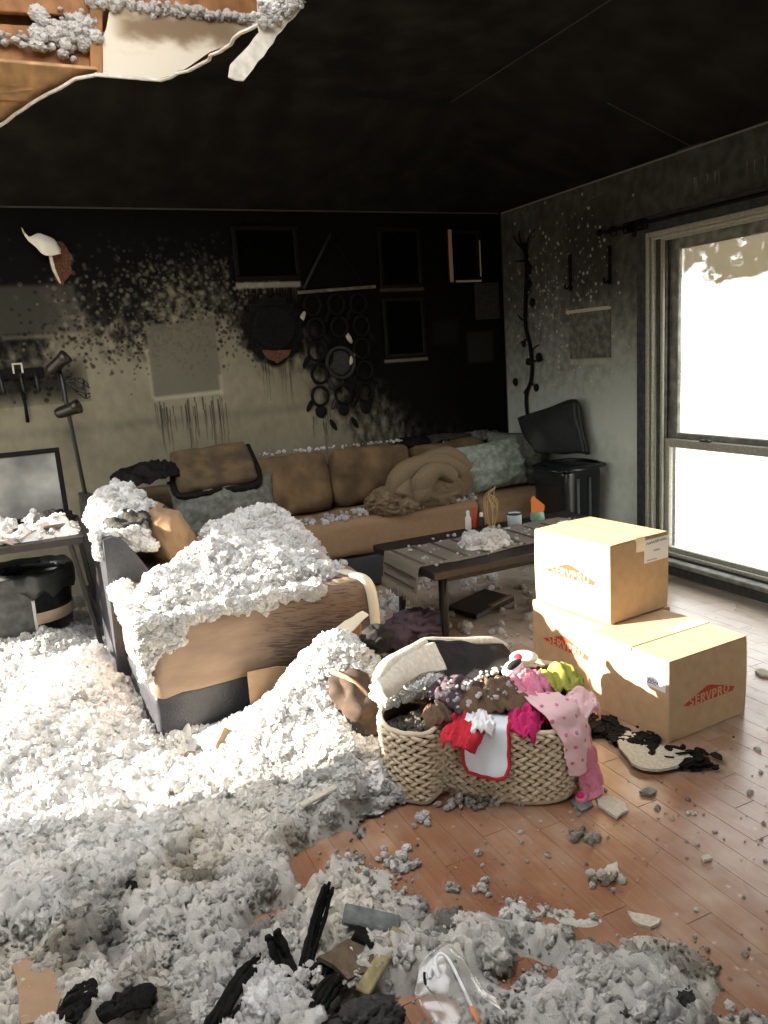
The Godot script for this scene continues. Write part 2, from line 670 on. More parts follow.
# ---------- soot on the walls, with some shade and haze painted in ----------
class Picture:
	var w := 0
	var h := 0
	var x0 := 0.0
	var y1 := 0.0
	var res := 200.0
	var d := PackedByteArray()

	func start(ax, bx, ay, by, r):
		x0 = ax
		y1 = by
		res = r
		w = int((bx - ax) * r)
		h = int((by - ay) * r)
		d.resize(w * h * 3)

	func fill(fn):
		var k := 0
		for j in h:
			for i in w:
				var c: Color = fn.call(x0 + (i + 0.5) / res, y1 - (j + 0.5) / res)
				d[k] = int(clampf(c.r, 0, 1) * 255)
				d[k + 1] = int(clampf(c.g, 0, 1) * 255)
				d[k + 2] = int(clampf(c.b, 0, 1) * 255)
				k += 3

	func blend(i, j, c, a):
		if i < 0 or j < 0 or i >= w or j >= h or a <= 0.0:
			return
		var k = (j * w + i) * 3
		d[k] = int(lerpf(d[k], c.r * 255, a))
		d[k + 1] = int(lerpf(d[k + 1], c.g * 255, a))
		d[k + 2] = int(lerpf(d[k + 2], c.b * 255, a))

	func spot(x, y, r, c, a):
		var ci = (x - x0) * res
		var cj = (y1 - y) * res
		var rr = r * res
		for j in range(int(cj - rr) - 1, int(cj + rr) + 2):
			for i in range(int(ci - rr) - 1, int(ci + rr) + 2):
				var q = Vector2(i + 0.5 - ci, j + 0.5 - cj).length() / rr
				blend(i, j, c, a * clampf((1.15 - q) * 2.5, 0, 1))

	func patch(xa, xb, ya, yb, c, a, soft, tilt = 0.0):   # a faint oblong
		for j in range(int((y1 - yb - 0.05) * res), int((y1 - ya + 0.05) * res)):
			for i in range(int((xa - 0.05 - x0) * res), int((xb + 0.05 - x0) * res)):
				var x = x0 + i / res
				var y = y1 - j / res + tilt * (x - xa)
				var q = minf(minf(x - xa, xb - x), minf(y - ya, yb - y))
				blend(i, j, c, a * smoothstep(-soft, soft, q))

	func drip(x, y, l, c, a, sd):
		var i = (x - x0) * res
		var n = int(l * res)
		var j0 = int((y1 - y) * res)
		for j in n:
			var k = float(j) / n
			var ii = int(i + sin(j * 0.05 + sd) * 0.7)
			blend(ii, j0 + j, c, a * (1 - k * 0.7))
			if int(sd * 7) % 3 == 0:
				blend(ii + 1, j0 + j, c, a * 0.6 * (1 - k))

	func texture():
		return ImageTexture.create_from_image(Image.create_from_data(w, h, false, Image.FORMAT_RGB8, d))


func painted(key, pic, rough):
	var m := StandardMaterial3D.new()
	m.resource_name = key
	m.albedo_texture = pic.texture()
	m.texture_repeat = false
	m.roughness = rough
	if key.begins_with("sooty"):
		m.metallic_specular = 0.2
	M[key] = m
	return m


func ramp(x, xs, ys):
	for i in xs.size() - 1:
		if x <= xs[i + 1]:
			return lerpf(ys[i], ys[i + 1], smoothstep(xs[i], xs[i + 1], x))
	return ys[-1]


func soot_shade_back():
	var p := Picture.new()
	p.start(-1.9, 3.6, 0.0, 2.6, 180.0)
	var base_tone = rgbc(130, 124, 105)
	var soot = rgbc(13, 12, 11)
	p.fill(func(x, y):
		var n = n_b.get_noise_2d(x * 1.6, y * 1.6)
		var fine = n_b.get_noise_2d(x * 14.0 + 40.0, y * 9.0)
		var lo = ramp(x, [-0.2, 0.5, 1.2, 1.7, 2.3, 2.8, 3.4], [1.20, 1.50, 1.55, 1.20, 0.55, 0.0, -0.5])  # right end carried lower: corner shade painted in along with real soot
		var hi = ramp(x, [-0.2, 0.5, 1.2, 1.7, 2.3, 2.8, 3.4], [1.80, 2.05, 2.10, 1.85, 1.45, 1.10, 0.9])
		var t = smoothstep(lo, hi, y + n * 0.22)
		var edge = t * (1 - t) * 4.0
		t = clampf(t + edge * fine * 0.7, 0.0, 1.0)
		var c = base_tone.lerp(soot, t)
		return c * (1.0 + 0.12 * n + 0.07 * fine - 0.10 * smoothstep(0.06, 0.0, absf(y - 1.13 - 0.02 * n))))
	var r := RandomNumberGenerator.new()
	r.seed = 4
	var light = rgbc(132, 127, 108)
	p.patch(-0.25, 0.39, 1.715, 2.0, rgbc(74, 72, 64), 0.7, 0.02)      # where a picture hung
	p.patch(-0.05, 0.42, 1.69, 1.715, rgbc(120, 116, 98), 0.5, 0.01)
	for k in 900:                                                    # beads where wet soot dried
		var x = r.randfn(0.98, 0.36)
		var y = r.randfn(1.93, 0.19)
		if y > 2.40 or x < -0.2 or x > 1.75:
			continue
		p.spot(x, y, r.randf_range(0.005, 0.016), light, r.randf_range(0.12, 0.55) * smoothstep(2.42, 2.0, y))
	for k in 900:
		p.spot(r.randfn(0.85, 0.38), r.randfn(1.68, 0.11), r.randf_range(0.004, 0.012), soot, r.randf_range(0.2, 0.6))
	p.patch(0.77, 1.215, 1.27, 1.735, rgbc(100, 98, 84), 0.85, 0.012, -0.06)   # ghost of a large picture
	p.patch(0.77, 1.215, 1.265, 1.29, rgbc(186, 180, 158), 0.55, 0.010, -0.03)
	p.patch(0.755, 0.775, 1.28, 1.60, rgbc(176, 170, 148), 0.4, 0.012)
	p.patch(1.20, 1.225, 1.27, 1.40, rgbc(176, 170, 148), 0.5, 0.012)
	for k in 30:
		var x = r.randf_range(0.77, 1.23)
		p.drip(x, r.randf_range(1.20, 1.27), r.randf_range(0.15, 0.36), soot, r.randf_range(0.3, 0.7), r.randf() * 9)
	for k in 14:
		p.drip(r.randf_range(1.5, 1.72), 1.46, r.randf_range(0.1, 0.35), soot, r.randf_range(0.2, 0.5), r.randf() * 9)
	for k in 16:
		p.drip(r.randf_range(1.8, 2.3), r.randf_range(1.0, 1.12), r.randf_range(0.05, 0.25), soot, r.randf_range(0.3, 0.6), r.randf() * 9)
	p.patch(1.38, 1.83, 1.945, 1.985, rgbc(172, 168, 152), 0.75, 0.008)
	for k in 40:
		p.drip(r.randf_range(1.38, 1.83), 1.95, r.randf_range(0.03, 0.12), light, 0.4, r.randf() * 9)
	p.patch(2.42, 2.78, 1.395, 1.42, rgbc(150, 146, 132), 0.7, 0.006)
	p.patch(2.42, 2.78, 1.895, 1.92, rgbc(112, 110, 98), 0.6, 0.006)
	for k in 26:                                                     # halo of the scorched round plaque
		var a = r.randf() * TAU
		p.spot(1.60 + cos(a) * 0.2, 1.67 + sin(a) * 0.2, r.randf_range(0.02, 0.06), soot, 0.5)
	p.patch(-0.35, 0.35, 1.34, 1.52, soot, 0.75, 0.10)
	for k in 70:
		p.spot(r.randfn(0.1, 0.18), r.randfn(1.44, 0.07), r.randf_range(0.005, 0.016), soot, r.randf_range(0.3, 0.7))
	p.patch(3.12, 3.36, 1.345, 1.585, rgbc(70, 70, 62), 0.5, 0.02)
	p.patch(2.83, 3.05, 1.50, 1.68, rgbc(58, 57, 52), 0.35, 0.03)
	return painted("sooty_shaded_wall_back", p, 0.75)


func soot_right():
	var p := Picture.new()
	p.start(-5.3, -1.0, 0.0, 2.6, 180.0)     # u runs along z
	var base_tone = rgbc(194, 202, 190)  # paler and greener than the wall: window haze put into its colour
	var soot = rgbc(40, 38, 34)
	p.fill(func(z, y):
		var n = n_b.get_noise_2d(z * 1.7 + 70.0, y * 1.7)
		var fine = n_b.get_noise_2d(z * 12.0 + 90.0, y * 10.0)
		var lo = ramp(z, [-5.1, -4.6, -3.8, -1.5], [0.45, 0.55, 0.75, 0.8])
		var t = smoothstep(lo, 2.15, y + n * 0.25) * 0.80
		t = clampf(t + t * (1 - t) * fine * 0.9, 0.0, 1.0)
		return base_tone.lerp(soot, t) * (1.0 + 0.10 * n + 0.05 * fine))
	var r := RandomNumberGenerator.new()
	r.seed = 12
	p.patch(-4.38, -3.90, 1.75, 2.28, soot, 0.45, 0.09)
	for k in 420:
		var z = r.randfn(-4.45, 0.30)
		var y = r.randfn(1.75, 0.34)
		if y > 2.42 or z < -5.1 or z > -3.72:
			continue
		p.spot(z, y, r.randf_range(0.004, 0.012), rgbc(196, 192, 170), r.randf_range(0.2, 0.9))
	p.patch(-4.36, -3.95, 1.33, 1.65, rgbc(128, 128, 116), 0.55, 0.012)
	p.patch(-4.36, -4.0, 1.30, 1.335, rgbc(176, 174, 158), 0.5, 0.008)
	for k in 60:
		p.drip(r.randf_range(-4.5, -3.7), r.randf_range(0.8, 1.3), r.randf_range(0.1, 0.4), rgbc(200, 200, 186), r.randf_range(0.05, 0.25), r.randf() * 9)
	for k in 12:
		p.drip(r.randf_range(-3.3, -2.7), 2.28, r.randf_range(0.03, 0.12), rgbc(170, 168, 150), 0.5, r.randf() * 9)
	return painted("sooty_wall_right", p, 0.7)


func wall_mesh(st, boxes, along_z, ax, bx, ay, by):   # boxes as [min, max]; uv is planar on the wall
	for b in boxes:
		var lo = b[0]
		var hi = b[1]
		var c = (lo + hi) / 2.0
		var s = hi - lo
		for axis in 3:
			for sg in [-1.0, 1.0]:
				var q = []
				for k in [[-1, -1], [1, -1], [1, 1], [-1, 1]]:
					var v = V(0, 0, 0)
					v[axis] = sg * s[axis] / 2
					v[(axis + 1) % 3] = k[0] * s[(axis + 1) % 3] / 2
					v[(axis + 2) % 3] = k[1] * s[(axis + 2) % 3] / 2
					q.append(c + v)
				if sg < 0:
					q.reverse()
				for k in [0, 2, 1, 0, 3, 2]:
					var a = q[k].z if along_z else q[k].x
					st.set_uv(Vector2((a - ax) / (bx - ax), 1.0 - (q[k].y - ay) / (by - ay)))
					st.add_vertex(q[k])


func build_room():
	# floorboards: one picture carries grain, dust, scuffs and painted window glare; every board is a piece of its own
	var bw := 0.083
	var cols := {}
	var r := RandomNumberGenerator.new()
	r.seed = 33
	for c in range(-24, 46):
		var list = []
		var z = 0.0 - r.randf() * 1.1
		list.append(0.6)
		while z > -5.3:
			list.append(z)
			z -= r.randf_range(0.55, 1.25)
		list.append(-5.4)
		cols[c] = list
	var p := Picture.new()
	p.start(-1.9, 3.6, -5.3, 0.0, 190.0)
	p.fill(func(x, z):
		var c = int(floor(x / bw))
		var k = 0
		for e in cols[c]:
			if z < e:
				k += 1
		var hsh = fposmod(sin(c * 12.9898 + k * 78.233) * 43758.5453, 1.0)
		var g = n_b.get_noise_2d(x * 60.0 + hsh * 50.0, z * 3.0 + hsh * 20.0)
		var st = n_b.get_noise_2d(x * 2.2 + 11.0, z * 2.2)
		var sp = n_b.get_noise_2d(x * 9.0 + 60.0, z * 9.0)
		var col = rgbc(148, 104, 76).lerp(rgbc(118, 78, 56), clampf(hsh * 0.45 + g * 0.5 + 0.2, 0.0, 1.2))
		var dust_and_glare = smoothstep(-2.1, -3.4, z) * 0.55 + smoothstep(1.2, 2.4, x) * 0.45 + smoothstep(2.3, 3.2, x) * 0.35 + st * 0.5 + sp * 0.28 + 0.08  # paler near the window: glare painted in with the dust
		dust_and_glare = 0.85 * smoothstep(-0.35, 1.25, dust_and_glare)
		return col.lerp(rgbc(190, 182, 168), dust_and_glare))
	for k in 260:
		p.spot(r.randf_range(0.3, 3.4), r.randf_range(-4.0, -0.8), r.randf_range(0.003, 0.006), rgbc(46, 42, 38), r.randf_range(0.2, 0.7))
	for k in 420:
		p.spot(r.randf_range(0.3, 3.4), r.randf_range(-4.0, -0.8), r.randf_range(0.002, 0.006), rgbc(214, 208, 194), r.randf_range(0.2, 0.7))
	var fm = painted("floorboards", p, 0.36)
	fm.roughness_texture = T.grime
	var uvp = func(st, v):
		st.set_uv(Vector2((v.x + 1.9) / 5.5, -v.z / 5.3))
		st.add_vertex(v)
	var st = mb(false)
	wall_mesh(st, [[V(-1.9, -0.12, -5.3), V(3.6, -0.004, 2.7)]], true, 0.0, 1.0, -5.0, 1.0)
	mat("subfloor", rgbc(70, 52, 40), 0.9)
	var floor_o = struct("floor", st, M.subfloor)
	var count := 0
	var left = mb(false)
	var n_left := 0
	for c in cols:
		for i in cols[c].size() - 1:
			var x0 = c * bw + 0.0004
			var x1 = (c + 1) * bw - 0.0004
			var z1 = minf(cols[c][i] - 0.0007, 0.0)
			var z0 = maxf(cols[c][i + 1] + 0.0007, -5.2)
			if x1 > 3.5 or z1 - z0 < 0.02:
				continue
			var shown = x0 > 0.45 and z1 > -4.3 and z0 < -0.9 and x0 < -z0 * 1.02 + 0.1 and (x0 > 0.9 or z1 > -2.2) and count < 230
			var s = mb(false) if shown else left
			var hy = r.randf_range(-0.0003, 0.0003)
			var b = 0.0007
			var q = [V(x0 + b, hy, z1 - b), V(x1 - b, hy, z1 - b), V(x1 - b, hy, z0 + b), V(x0 + b, hy, z0 + b)]
			var e = [V(x0, hy - b, z1), V(x1, hy - b, z1), V(x1, hy - b, z0), V(x0, hy - b, z0)]
			for k in [0, 2, 1, 0, 3, 2]:
				uvp.call(s, q[k])
			for k in 4:
				var l = (k + 1) % 4
				for v in [e[k], q[l], e[l], e[k], q[k], q[l]]:
					uvp.call(s, v)
				for v in [e[k] - V(0, 0.004, 0), e[l], e[l] - V(0, 0.004, 0), e[k] - V(0, 0.004, 0), e[k], e[l]]:
					uvp.call(s, v)
			if shown:
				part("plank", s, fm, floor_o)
				count += 1
			else:
				n_left += 1
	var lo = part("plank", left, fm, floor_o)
	lo.name = "hidden_planks"
	lo.set_meta("kind", "stuff")
	# walls
	st = mb(false)
	wall_mesh(st, [[V(-1.9, 0, ZB - 0.15), V(3.6, 2.6, ZB)]], false, -1.9, 3.6, 0.0, 2.6)
	struct("wall_back", st, soot_shade_back())
	st = mb(false)
	wall_mesh(st, [
		[V(XR, 0, ZB - 0.15), V(XR + 0.16, 2.6, -3.56)], [V(XR, 0, -2.38), V(XR + 0.16, 2.6, 2.7)],
		[V(XR, 0, -3.56), V(XR + 0.16, 0.10, -2.38)], [V(XR, 2.03, -3.56), V(XR + 0.16, 2.6, -2.38)]], true, -5.3, -1.0, 0.0, 2.6)
	struct("wall_right", st, soot_right())
	mat("wall_plain", rgbc(120, 114, 102), 0.85, "grime", 0.8)
	st = mb(false)
	wall_mesh(st, [
		[V(-1.9, 0, ZB), V(-1.75, 2.95, -4.95)], [V(-1.9, 0, SUN_Z), V(-1.75, 2.95, 2.7)],
		[V(-1.9, 0, -4.95), V(-1.75, 0.12, SUN_Z)], [V(-1.9, 2.2, -4.05), V(-1.75, 2.95, SUN_Z)], [V(-1.9, 1.62, -4.95), V(-1.75, 2.95, -4.05)]], true, 0.0, 1.0, 0.0, 1.0)  # opening stepped to trim where the sun falls; out of view
	struct("wall_left", st, M.wall_plain)
	st = mb(false)
	wall_mesh(st, [
		[V(-1.9, 0, 2.6), V(0.0, 2.95, 2.75)], [V(1.2, 0, 2.6), V(3.6, 2.95, 2.75)],
		[V(0.0, 2.1, 2.6), V(1.2, 2.95, 2.75)]], false, 0.0, 1.0, 0.0, 1.0)  # unseen opening, sized to set how much fill light enters
	struct("wall_front", st, M.wall_plain)
	# the thin bright line of bare paper tape where walls meet the ceiling
	mat("tape_line", rgbc(120, 116, 102), 0.8)
	st = mb(false)
	box(st, V(0.004, 0.010, 6.9), at(V(XR - 0.002, YC - 0.006, -1.7)), 0.001)
	struct("trim_1", st, M.tape_line)
	st = mb(false)
	mat("tape_dim", rgbc(70, 68, 62), 0.8)
	box(st, V(5.2, 0.010, 0.004), at(V(0.85, YC - 0.006, ZB + 0.002)), 0.001)
	struct("trim_2", st, M.tape_dim)
	st = mb(false)
	box(st, V(0.006, 2.42, 0.006), at(V(XR - 0.003, 1.22, ZB + 0.003)), 0.001)
	struct("trim_3", st, M.tape_dim)


func build_window():
	# all depths along x: the room side is at smaller x
	var wl := -3.56
	var wr := -2.38
	var root := Node3D.new()
	root.name = "window_1"
	add_child(root)
	root.set_meta("kind", "structure")
	var frame_at = func(called, a, b, lo, hi, wd, x, dp, m, bottom = true):   # a rectangular frame in the wall plane
		var st = mb(false)
		box(st, V(dp, hi - lo, wd), at(V(x, (lo + hi) / 2, a + wd / 2)), 0.004)
		box(st, V(dp, hi - lo, wd), at(V(x, (lo + hi) / 2, b - wd / 2)), 0.004)
		box(st, V(dp, wd, b - a - wd * 2), at(V(x, hi - wd / 2, (a + b) / 2)), 0.004)
		if bottom:
			box(st, V(dp, wd, b - a - wd * 2), at(V(x, lo + wd / 2, (a + b) / 2)), 0.004)
		return part(called, st, m, root)
	frame_at.call("casing", wl - 0.145, wr + 0.145, 0.10, 2.14, 0.10, XR - 0.008, 0.022, M.casing_dark, false)
	frame_at.call("casing_bead", wl - 0.052, wr + 0.052, 0.10, 2.045, 0.026, XR - 0.018, 0.040, M.sash, false)
	frame_at.call("casing_bead", wl - 0.020, wr + 0.020, 0.10, 2.018, 0.016, XR - 0.010, 0.030, M.sash, false)
	frame_at.call("jamb", wl, wr, 0.10, 2.03, 0.018, XR + 0.075, 0.15, M.casing_dark)
	frame_at.call("stop_bead", wl + 0.018, wr - 0.018, 0.12, 2.012, 0.022, XR + 0.020, 0.020, M.sash)
	frame_at.call("stop_bead", wl + 0.018, wr - 0.018, 0.12, 2.012, 0.016, XR + 0.050, 0.014, M.casing)
	var up = frame_at.call("upper_sash", wl + 0.016, wr - 0.016, 0.80, 2.012, 0.075, XR + 0.095, 0.034, M.casing)
	var low = frame_at.call("lower_sash", wl + 0.016, wr - 0.016, 0.118, 0.84, 0.050, XR + 0.058, 0.036, M.sash)
	low.set_meta("label", "lower sash of the window, cleaner than the upper one")
	var st = mb(false)
	box(st, V(0.004, 1.10, 1.02), at(V(XR + 0.095, 1.395, (wl + wr) / 2)), 0.001)
	part("pane", st, M.pane, up)
	st = mb(false)
	box(st, V(0.004, 0.66, 1.06), at(V(XR + 0.058, 0.485, (wl + wr) / 2)), 0.001)
	part("pane", st, M.pane, low)
	for z in [-3.22, -2.72]:
		st = mb(false)
		box(st, V(0.03, 0.014, 0.07), at(V(XR + 0.045, 0.846, z)), 0.004)
		box(st, V(0.012, 0.02, 0.025), at(V(XR + 0.030, 0.852, z + 0.02)), 0.004)
		part("sash_lock", st, M.casing_dark, low)
	# smoke film baked on to the top of the upper pane
	var w := 300
	var im := Image.create(w, 100, false, Image.FORMAT_RGBA8)
	for j in 100:
		for i in w:
			var n = n_b.get_noise_2d(i * 0.009, j * 0.014)
			var n2 = n_b.get_noise_2d(i * 0.03 + 50, j * 0.03)
			var a = smoothstep(0.95, 0.45, j / 100.0 - n * 0.6) * (1.02 + n2 * 0.25)
			if n_b.get_noise_2d(i * 0.03 + 200, j * 0.04) > 0.40:
				a *= 0.85
			var edge = minf(minf(i / 14.0, (w - i) / 14.0), 1.0)
			a *= 0.6 + 0.4 * edge
			im.set_pixel(i, j, Color(0.46, 0.42, 0.28, clampf(a, 0, 0.97)))
	var fm := StandardMaterial3D.new()
	fm.resource_name = "smoke_film"
	fm.transparency = BaseMaterial3D.TRANSPARENCY_ALPHA
	fm.albedo_texture = ImageTexture.create_from_image(im)
	fm.texture_repeat = false
	fm.roughness = 0.9
	fm.backlight_enabled = true
	fm.backlight = Color(0.72, 0.66, 0.42)
	st = mb(false)
	var x = XR + 0.0915
	var zs = [wl + 0.088, wr - 0.088]
	var q = [V(x, 1.66, zs[0]), V(x, 1.66, zs[1]), V(x, 1.942, zs[1]), V(x, 1.942, zs[0])]
	var uv = [Vector2(0, 1), Vector2(1, 1), Vector2(1, 0), Vector2(0, 0)]
	for k in [0, 1, 2, 0, 2, 3]:
		st.set_uv(uv[k])
		st.add_vertex(q[k])
	part("smoke_film", st, fm, up, "brown smoke film on the upper pane")
	# stool, apron and the board along the floor
	st = mb(false)
	box(st, V(0.10, 0.028, 1.34), at(V(XR - 0.012, 0.098, (wl + wr) / 2)), 0.006)
	part("sill", st, M.casing, root)
	st = mb(false)
	box(st, V(0.024, 0.070, 1.30), at(V(XR - 0.012, 0.048, (wl + wr) / 2)), 0.004)
	part("apron", st, M.casing_dark, root)
	st = mb(false)
	box(st, V(0.014, 0.085, 1.36), at(V(XR - 0.007, 0.0425, -4.45)), 0.004)
	box(st, V(0.014, 0.085, 4.8), at(V(XR - 0.007, 0.0425, 0.2)), 0.004)
	struct("baseboard_right", st, M.casing)
	st = mb(false)
	box(st, V(5.2, 0.085, 0.014), at(V(0.86, 0.0425, ZB + 0.007)), 0.004)
	struct("baseboard_back", st, M.casing)


func build_ceiling():
	# sheets: back slope, right slope, flat middle with the burnt-out hole, and the dry-joint lines
	var zc = ZB + RUN
	var hyp = sqrt(RUN * RUN + pow(RUN * SLOPE, 2))
	var hole = [Vector2(0.83, zc), Vector2(0.90, -3.98), Vector2(1.00, -3.78), Vector2(1.05, -3.58), Vector2(1.11, -3.30), Vector2(1.22, -3.05), Vector2(1.26, -2.30), Vector2(1.15, -1.2), Vector2(0.4, -0.6), Vector2(-0.9, -0.7), Vector2(-1.35, -2.0), Vector2(-1.2, zc)]  # burnt hole, its unseen near half added to let in sky light
	var torn = ragged(hole.slice(0, 11), 0.018, 0.05, 5, false)
	var flat = torn + [Vector2(-1.2, zc), Vector2(-1.9, zc), Vector2(-1.9, 2.75), Vector2(XR - RUN, 2.75), Vector2(XR - RUN, zc)]
	var st = mb(false)
	slab(st, flat, 0.014, Transform3D(Basis(V(1, 0, 0), V(0, 0, 1), V(0, -1, 0)), V(0, YF + 0.007, 0)))
	var c = struct("ceiling", st, M.soot_ceiling)
	# back slope in (x, distance up the slope)
	var s = func(z): return (z - ZB) / RUN * hyp
	var low = ragged([Vector2(0.535, s.call(zc)), Vector2(0.445, s.call(-4.13)), Vector2(0.29, s.call(-4.274)), Vector2(0.102, s.call(-4.48)), Vector2(-0.15, s.call(-4.62)), Vector2(-0.7, s.call(-4.5)), Vector2(-1.1, s.call(-4.2))], 0.006, 0.05, 8, false)
	var back = [Vector2(-1.9, 0), Vector2(XR, 0), Vector2(XR - RUN, hyp)] + low + [Vector2(-1.2, hyp), Vector2(-1.9, hyp)]
	st = mb(false)
	var up = V(0, SLOPE, 1).normalized()
	slab(st, back, 0.014, Transform3D(Basis(V(1, 0, 0), up, V(1, 0, 0).cross(up)), V(0, YC, ZB) - V(1, 0, 0).cross(up) * 0.007))
	part("slope_sheet", st, M.soot_ceiling, c)
	st = mb(false)
	var upr = V(-1, SLOPE, 0).normalized()
	slab(st, [Vector2(0, 0), Vector2(hyp, RUN), Vector2(hyp, 7.85), Vector2(0, 7.85)], 0.014, Transform3D(Basis(upr, V(0, 0, 1), upr.cross(V(0, 0, 1))), V(XR, YC, ZB) + V(SLOPE, 1, 0).normalized() * 0.007))
	part("slope_sheet", st, M.soot_ceiling, c)
	mat("seam", rgbc(56, 54, 49), 0.9)
	st = mb(false)
	bar(st, V(XR - RUN, YF - 0.001, zc + 0.05), V(XR - RUN, YF - 0.001, 2.5), 0.006, 0.004, 0.001)
	part("seam", st, M.seam, c)
	st = mb(false)
	var dn = V(SLOPE, 1, 0).normalized() * -0.001
	bar(st, V(XR - 0.02, YC + 0.02 * SLOPE, -3.30) + dn, V(XR - 0.55, YC + 0.55 * SLOPE, -3.34) + dn, 0.006, 0.004, 0.001)
	bar(st, V(XR - 0.01, YC + 0.01 * SLOPE, -3.40) + dn, V(XR - 0.01, YC + 0.01 * SLOPE, -3.22) + dn, 0.010, 0.006, 0.001)
	part("seam", st, M.seam, c)
	# torn white edge of the sheet round the hole
	st = mb(false)
	for i in torn.size() - 1:
		if torn[i].x > 0.4 and torn[i].y < -1.0:
			bar(st, V(torn[i].x - 0.004, YF + 0.004, torn[i].y), V(torn[i + 1].x - 0.004, YF + 0.004, torn[i + 1].y), 0.010, 0.016, 0.002)
	part("torn_edge", st, M.plaster_white, c)
	st = mb(false)
	for i in low.size() - 1:
		var a = V(low[i].x, YC, ZB) + up * low[i].y
		var b = V(low[i + 1].x, YC, ZB) + up * low[i + 1].y
		bar(st, a + V(0, 0.004, 0.006), b + V(0, 0.004, 0.006), 0.012, 0.018, 0.002)
	part("torn_edge", st, M.plaster_white, c)
	# framing seen through the hole
	var wood = func(called, p, q, w, d, m, roll = 0.0):
		var b = mb(false)
		bar(b, p, q, w, d, 0.004, roll)
		return part(called, b, m, c)
	wood.call("rafter", V(-1.3, 3.095, -4.22), V(0.575, 3.185, -4.22), 0.14, 0.04, M.joist)
	wood.call("rafter", V(-1.3, 2.90, -4.25), V(0.55, 2.975, -4.25), 0.19, 0.04, M.joist)
	wood.call("rafter", V(-1.3, 2.615, -4.33), V(0.53, 2.90, -4.27), 0.13, 0.04, M.joist_light)
	wood.call("rafter", V(0.645, 3.235, -4.23), V(1.75, 3.27, -4.23), 0.13, 0.04, M.joist)
	wood.call("post", V(0.545, 2.80, -4.20), V(0.61, 3.30, -4.20), 0.055, 0.06, M.joist)
	wood.call("rafter", V(-1.4, 3.34, -4.25), V(1.9, 3.42, -4.25), 0.2, 0.05, M.joist)
	wood.call("backing_board", V(-1.7, 3.25, -4.37), V(2.0, 3.25, -4.37), 0.98, 0.03, M.joist)
	# the hanging piece of white drywall
	st = mb(false)
	var piece = ragged([Vector2(0.545, 2.855), Vector2(0.83, 2.835), Vector2(0.90, 2.86), Vector2(1.06, 2.97), Vector2(1.22, 3.05), Vector2(1.41, 3.14), Vector2(1.40, 3.175), Vector2(0.655, 3.165)], 0.006, 0.05, 3)
	slab(st, piece, 0.014, at(V(0, 0, -4.185)))
	part("drywall_piece", st, drywall_stained(), c, "hanging piece of off-white drywall with a brown stain")
	bars_edge(c, V(0.53, YF + 0.004, zc + 0.012), V(0.84, YF + 0.004, zc + 0.012))
	st = mb(false)
	box(st, V(2.2, 0.42, 0.018), Transform3D(Basis(V(1, 0, 0), up, V(1, 0, 0).cross(up)), V(-0.55, YC, ZB) + up * 0.90 - V(1, 0, 0).cross(up) * 0.05), 0.003)
	part("sheathing_board", st, M.joist_light, c)
	for e in [[Vector2(0.89, 2.53), Vector2(0.905, 2.575), Vector2(1.03, 2.70), Vector2(1.03, 2.835), Vector2(1.23, 2.835), Vector2(1.20, 2.79), Vector2(1.10, 2.69), Vector2(0.95, 2.52)]]:
		st = mb(false)
		slab(st, ragged(e, 0.006, 0.03, 21), 0.012, at(V(0, 0, -3.12)))
		part("drywall_strip", st, M.plaster_white, c, "narrow torn strip of white drywall hanging down")
	# unseen roof, with an opening added over the hole to let in sky light
	st = mb(false)
	wall_mesh(st, [
		[V(-1.9, 3.75, -5.3), V(3.63, 3.85, -3.5)], [V(-1.9, 3.75, -0.3), V(3.63, 3.85, 2.75)],
		[V(-1.9, 3.75, -3.5), V(-1.45, 3.85, -0.3)], [V(1.30, 3.75, -3.5), V(3.63, 3.85, -0.3)],
		[V(-1.9, 2.95, -5.3), V(-1.75, 3.75, 2.75)], [V(3.48, 2.6, -5.3), V(3.63, 3.75, 2.75)],
		[V(-1.9, 2.6, -5.3), V(3.63, 3.75, -5.15)], [V(-1.9, 2.95, 2.6), V(3.63, 3.75, 2.75)]], true, 0.0, 1.0, 0.0, 1.0)
	part("roof_deck", st, M.joist, c)


func bars_edge(parent, a, b):
	var st = mb(false)
	bar(st, a, b, 0.016, 0.012, 0.002)
	part("torn_edge", st, M.plaster_white, parent)


func drywall_stained():
	var p := Picture.new()
	p.start(0.5, 1.5, 2.8, 3.2, 256.0)
	p.fill(func(x, y):
		var n = n_b.get_noise_2d(x * 5.0, y * 9.0)
		var t = smoothstep(0.12, 0.02, absf(y - 3.10 - (x - 0.9) * 0.06) + n * 0.05) * smoothstep(0.62, 0.75, x) * smoothstep(1.42, 1.2, x)
		return rgbc(236, 228, 208).lerp(rgbc(128, 106, 80), clampf(t * 0.9, 0, 1)))
	var m := StandardMaterial3D.new()
	m.resource_name = "stained_drywall"
	m.albedo_texture = p.texture()
	m.uv1_triplanar = true
	m.uv1_triplanar_sharpness = 8.0
	m.uv1_scale = V(1.0, 1.0 / 0.4, 1.0)
	m.uv1_offset = V(-0.5, 3.2 / 0.4, 0)
	m.roughness = 0.9
	return m


func lumpy(amp, fq, sd):   # soft goods are never quite flat
	return func(p, e): return p + e * amp * (n_a.get_noise_3dv(p * fq + V(sd, -sd, sd * 0.5)) + 0.6 * n_b.get_noise_3dv(p * fq * 2.0 + V(sd, sd, 0)))


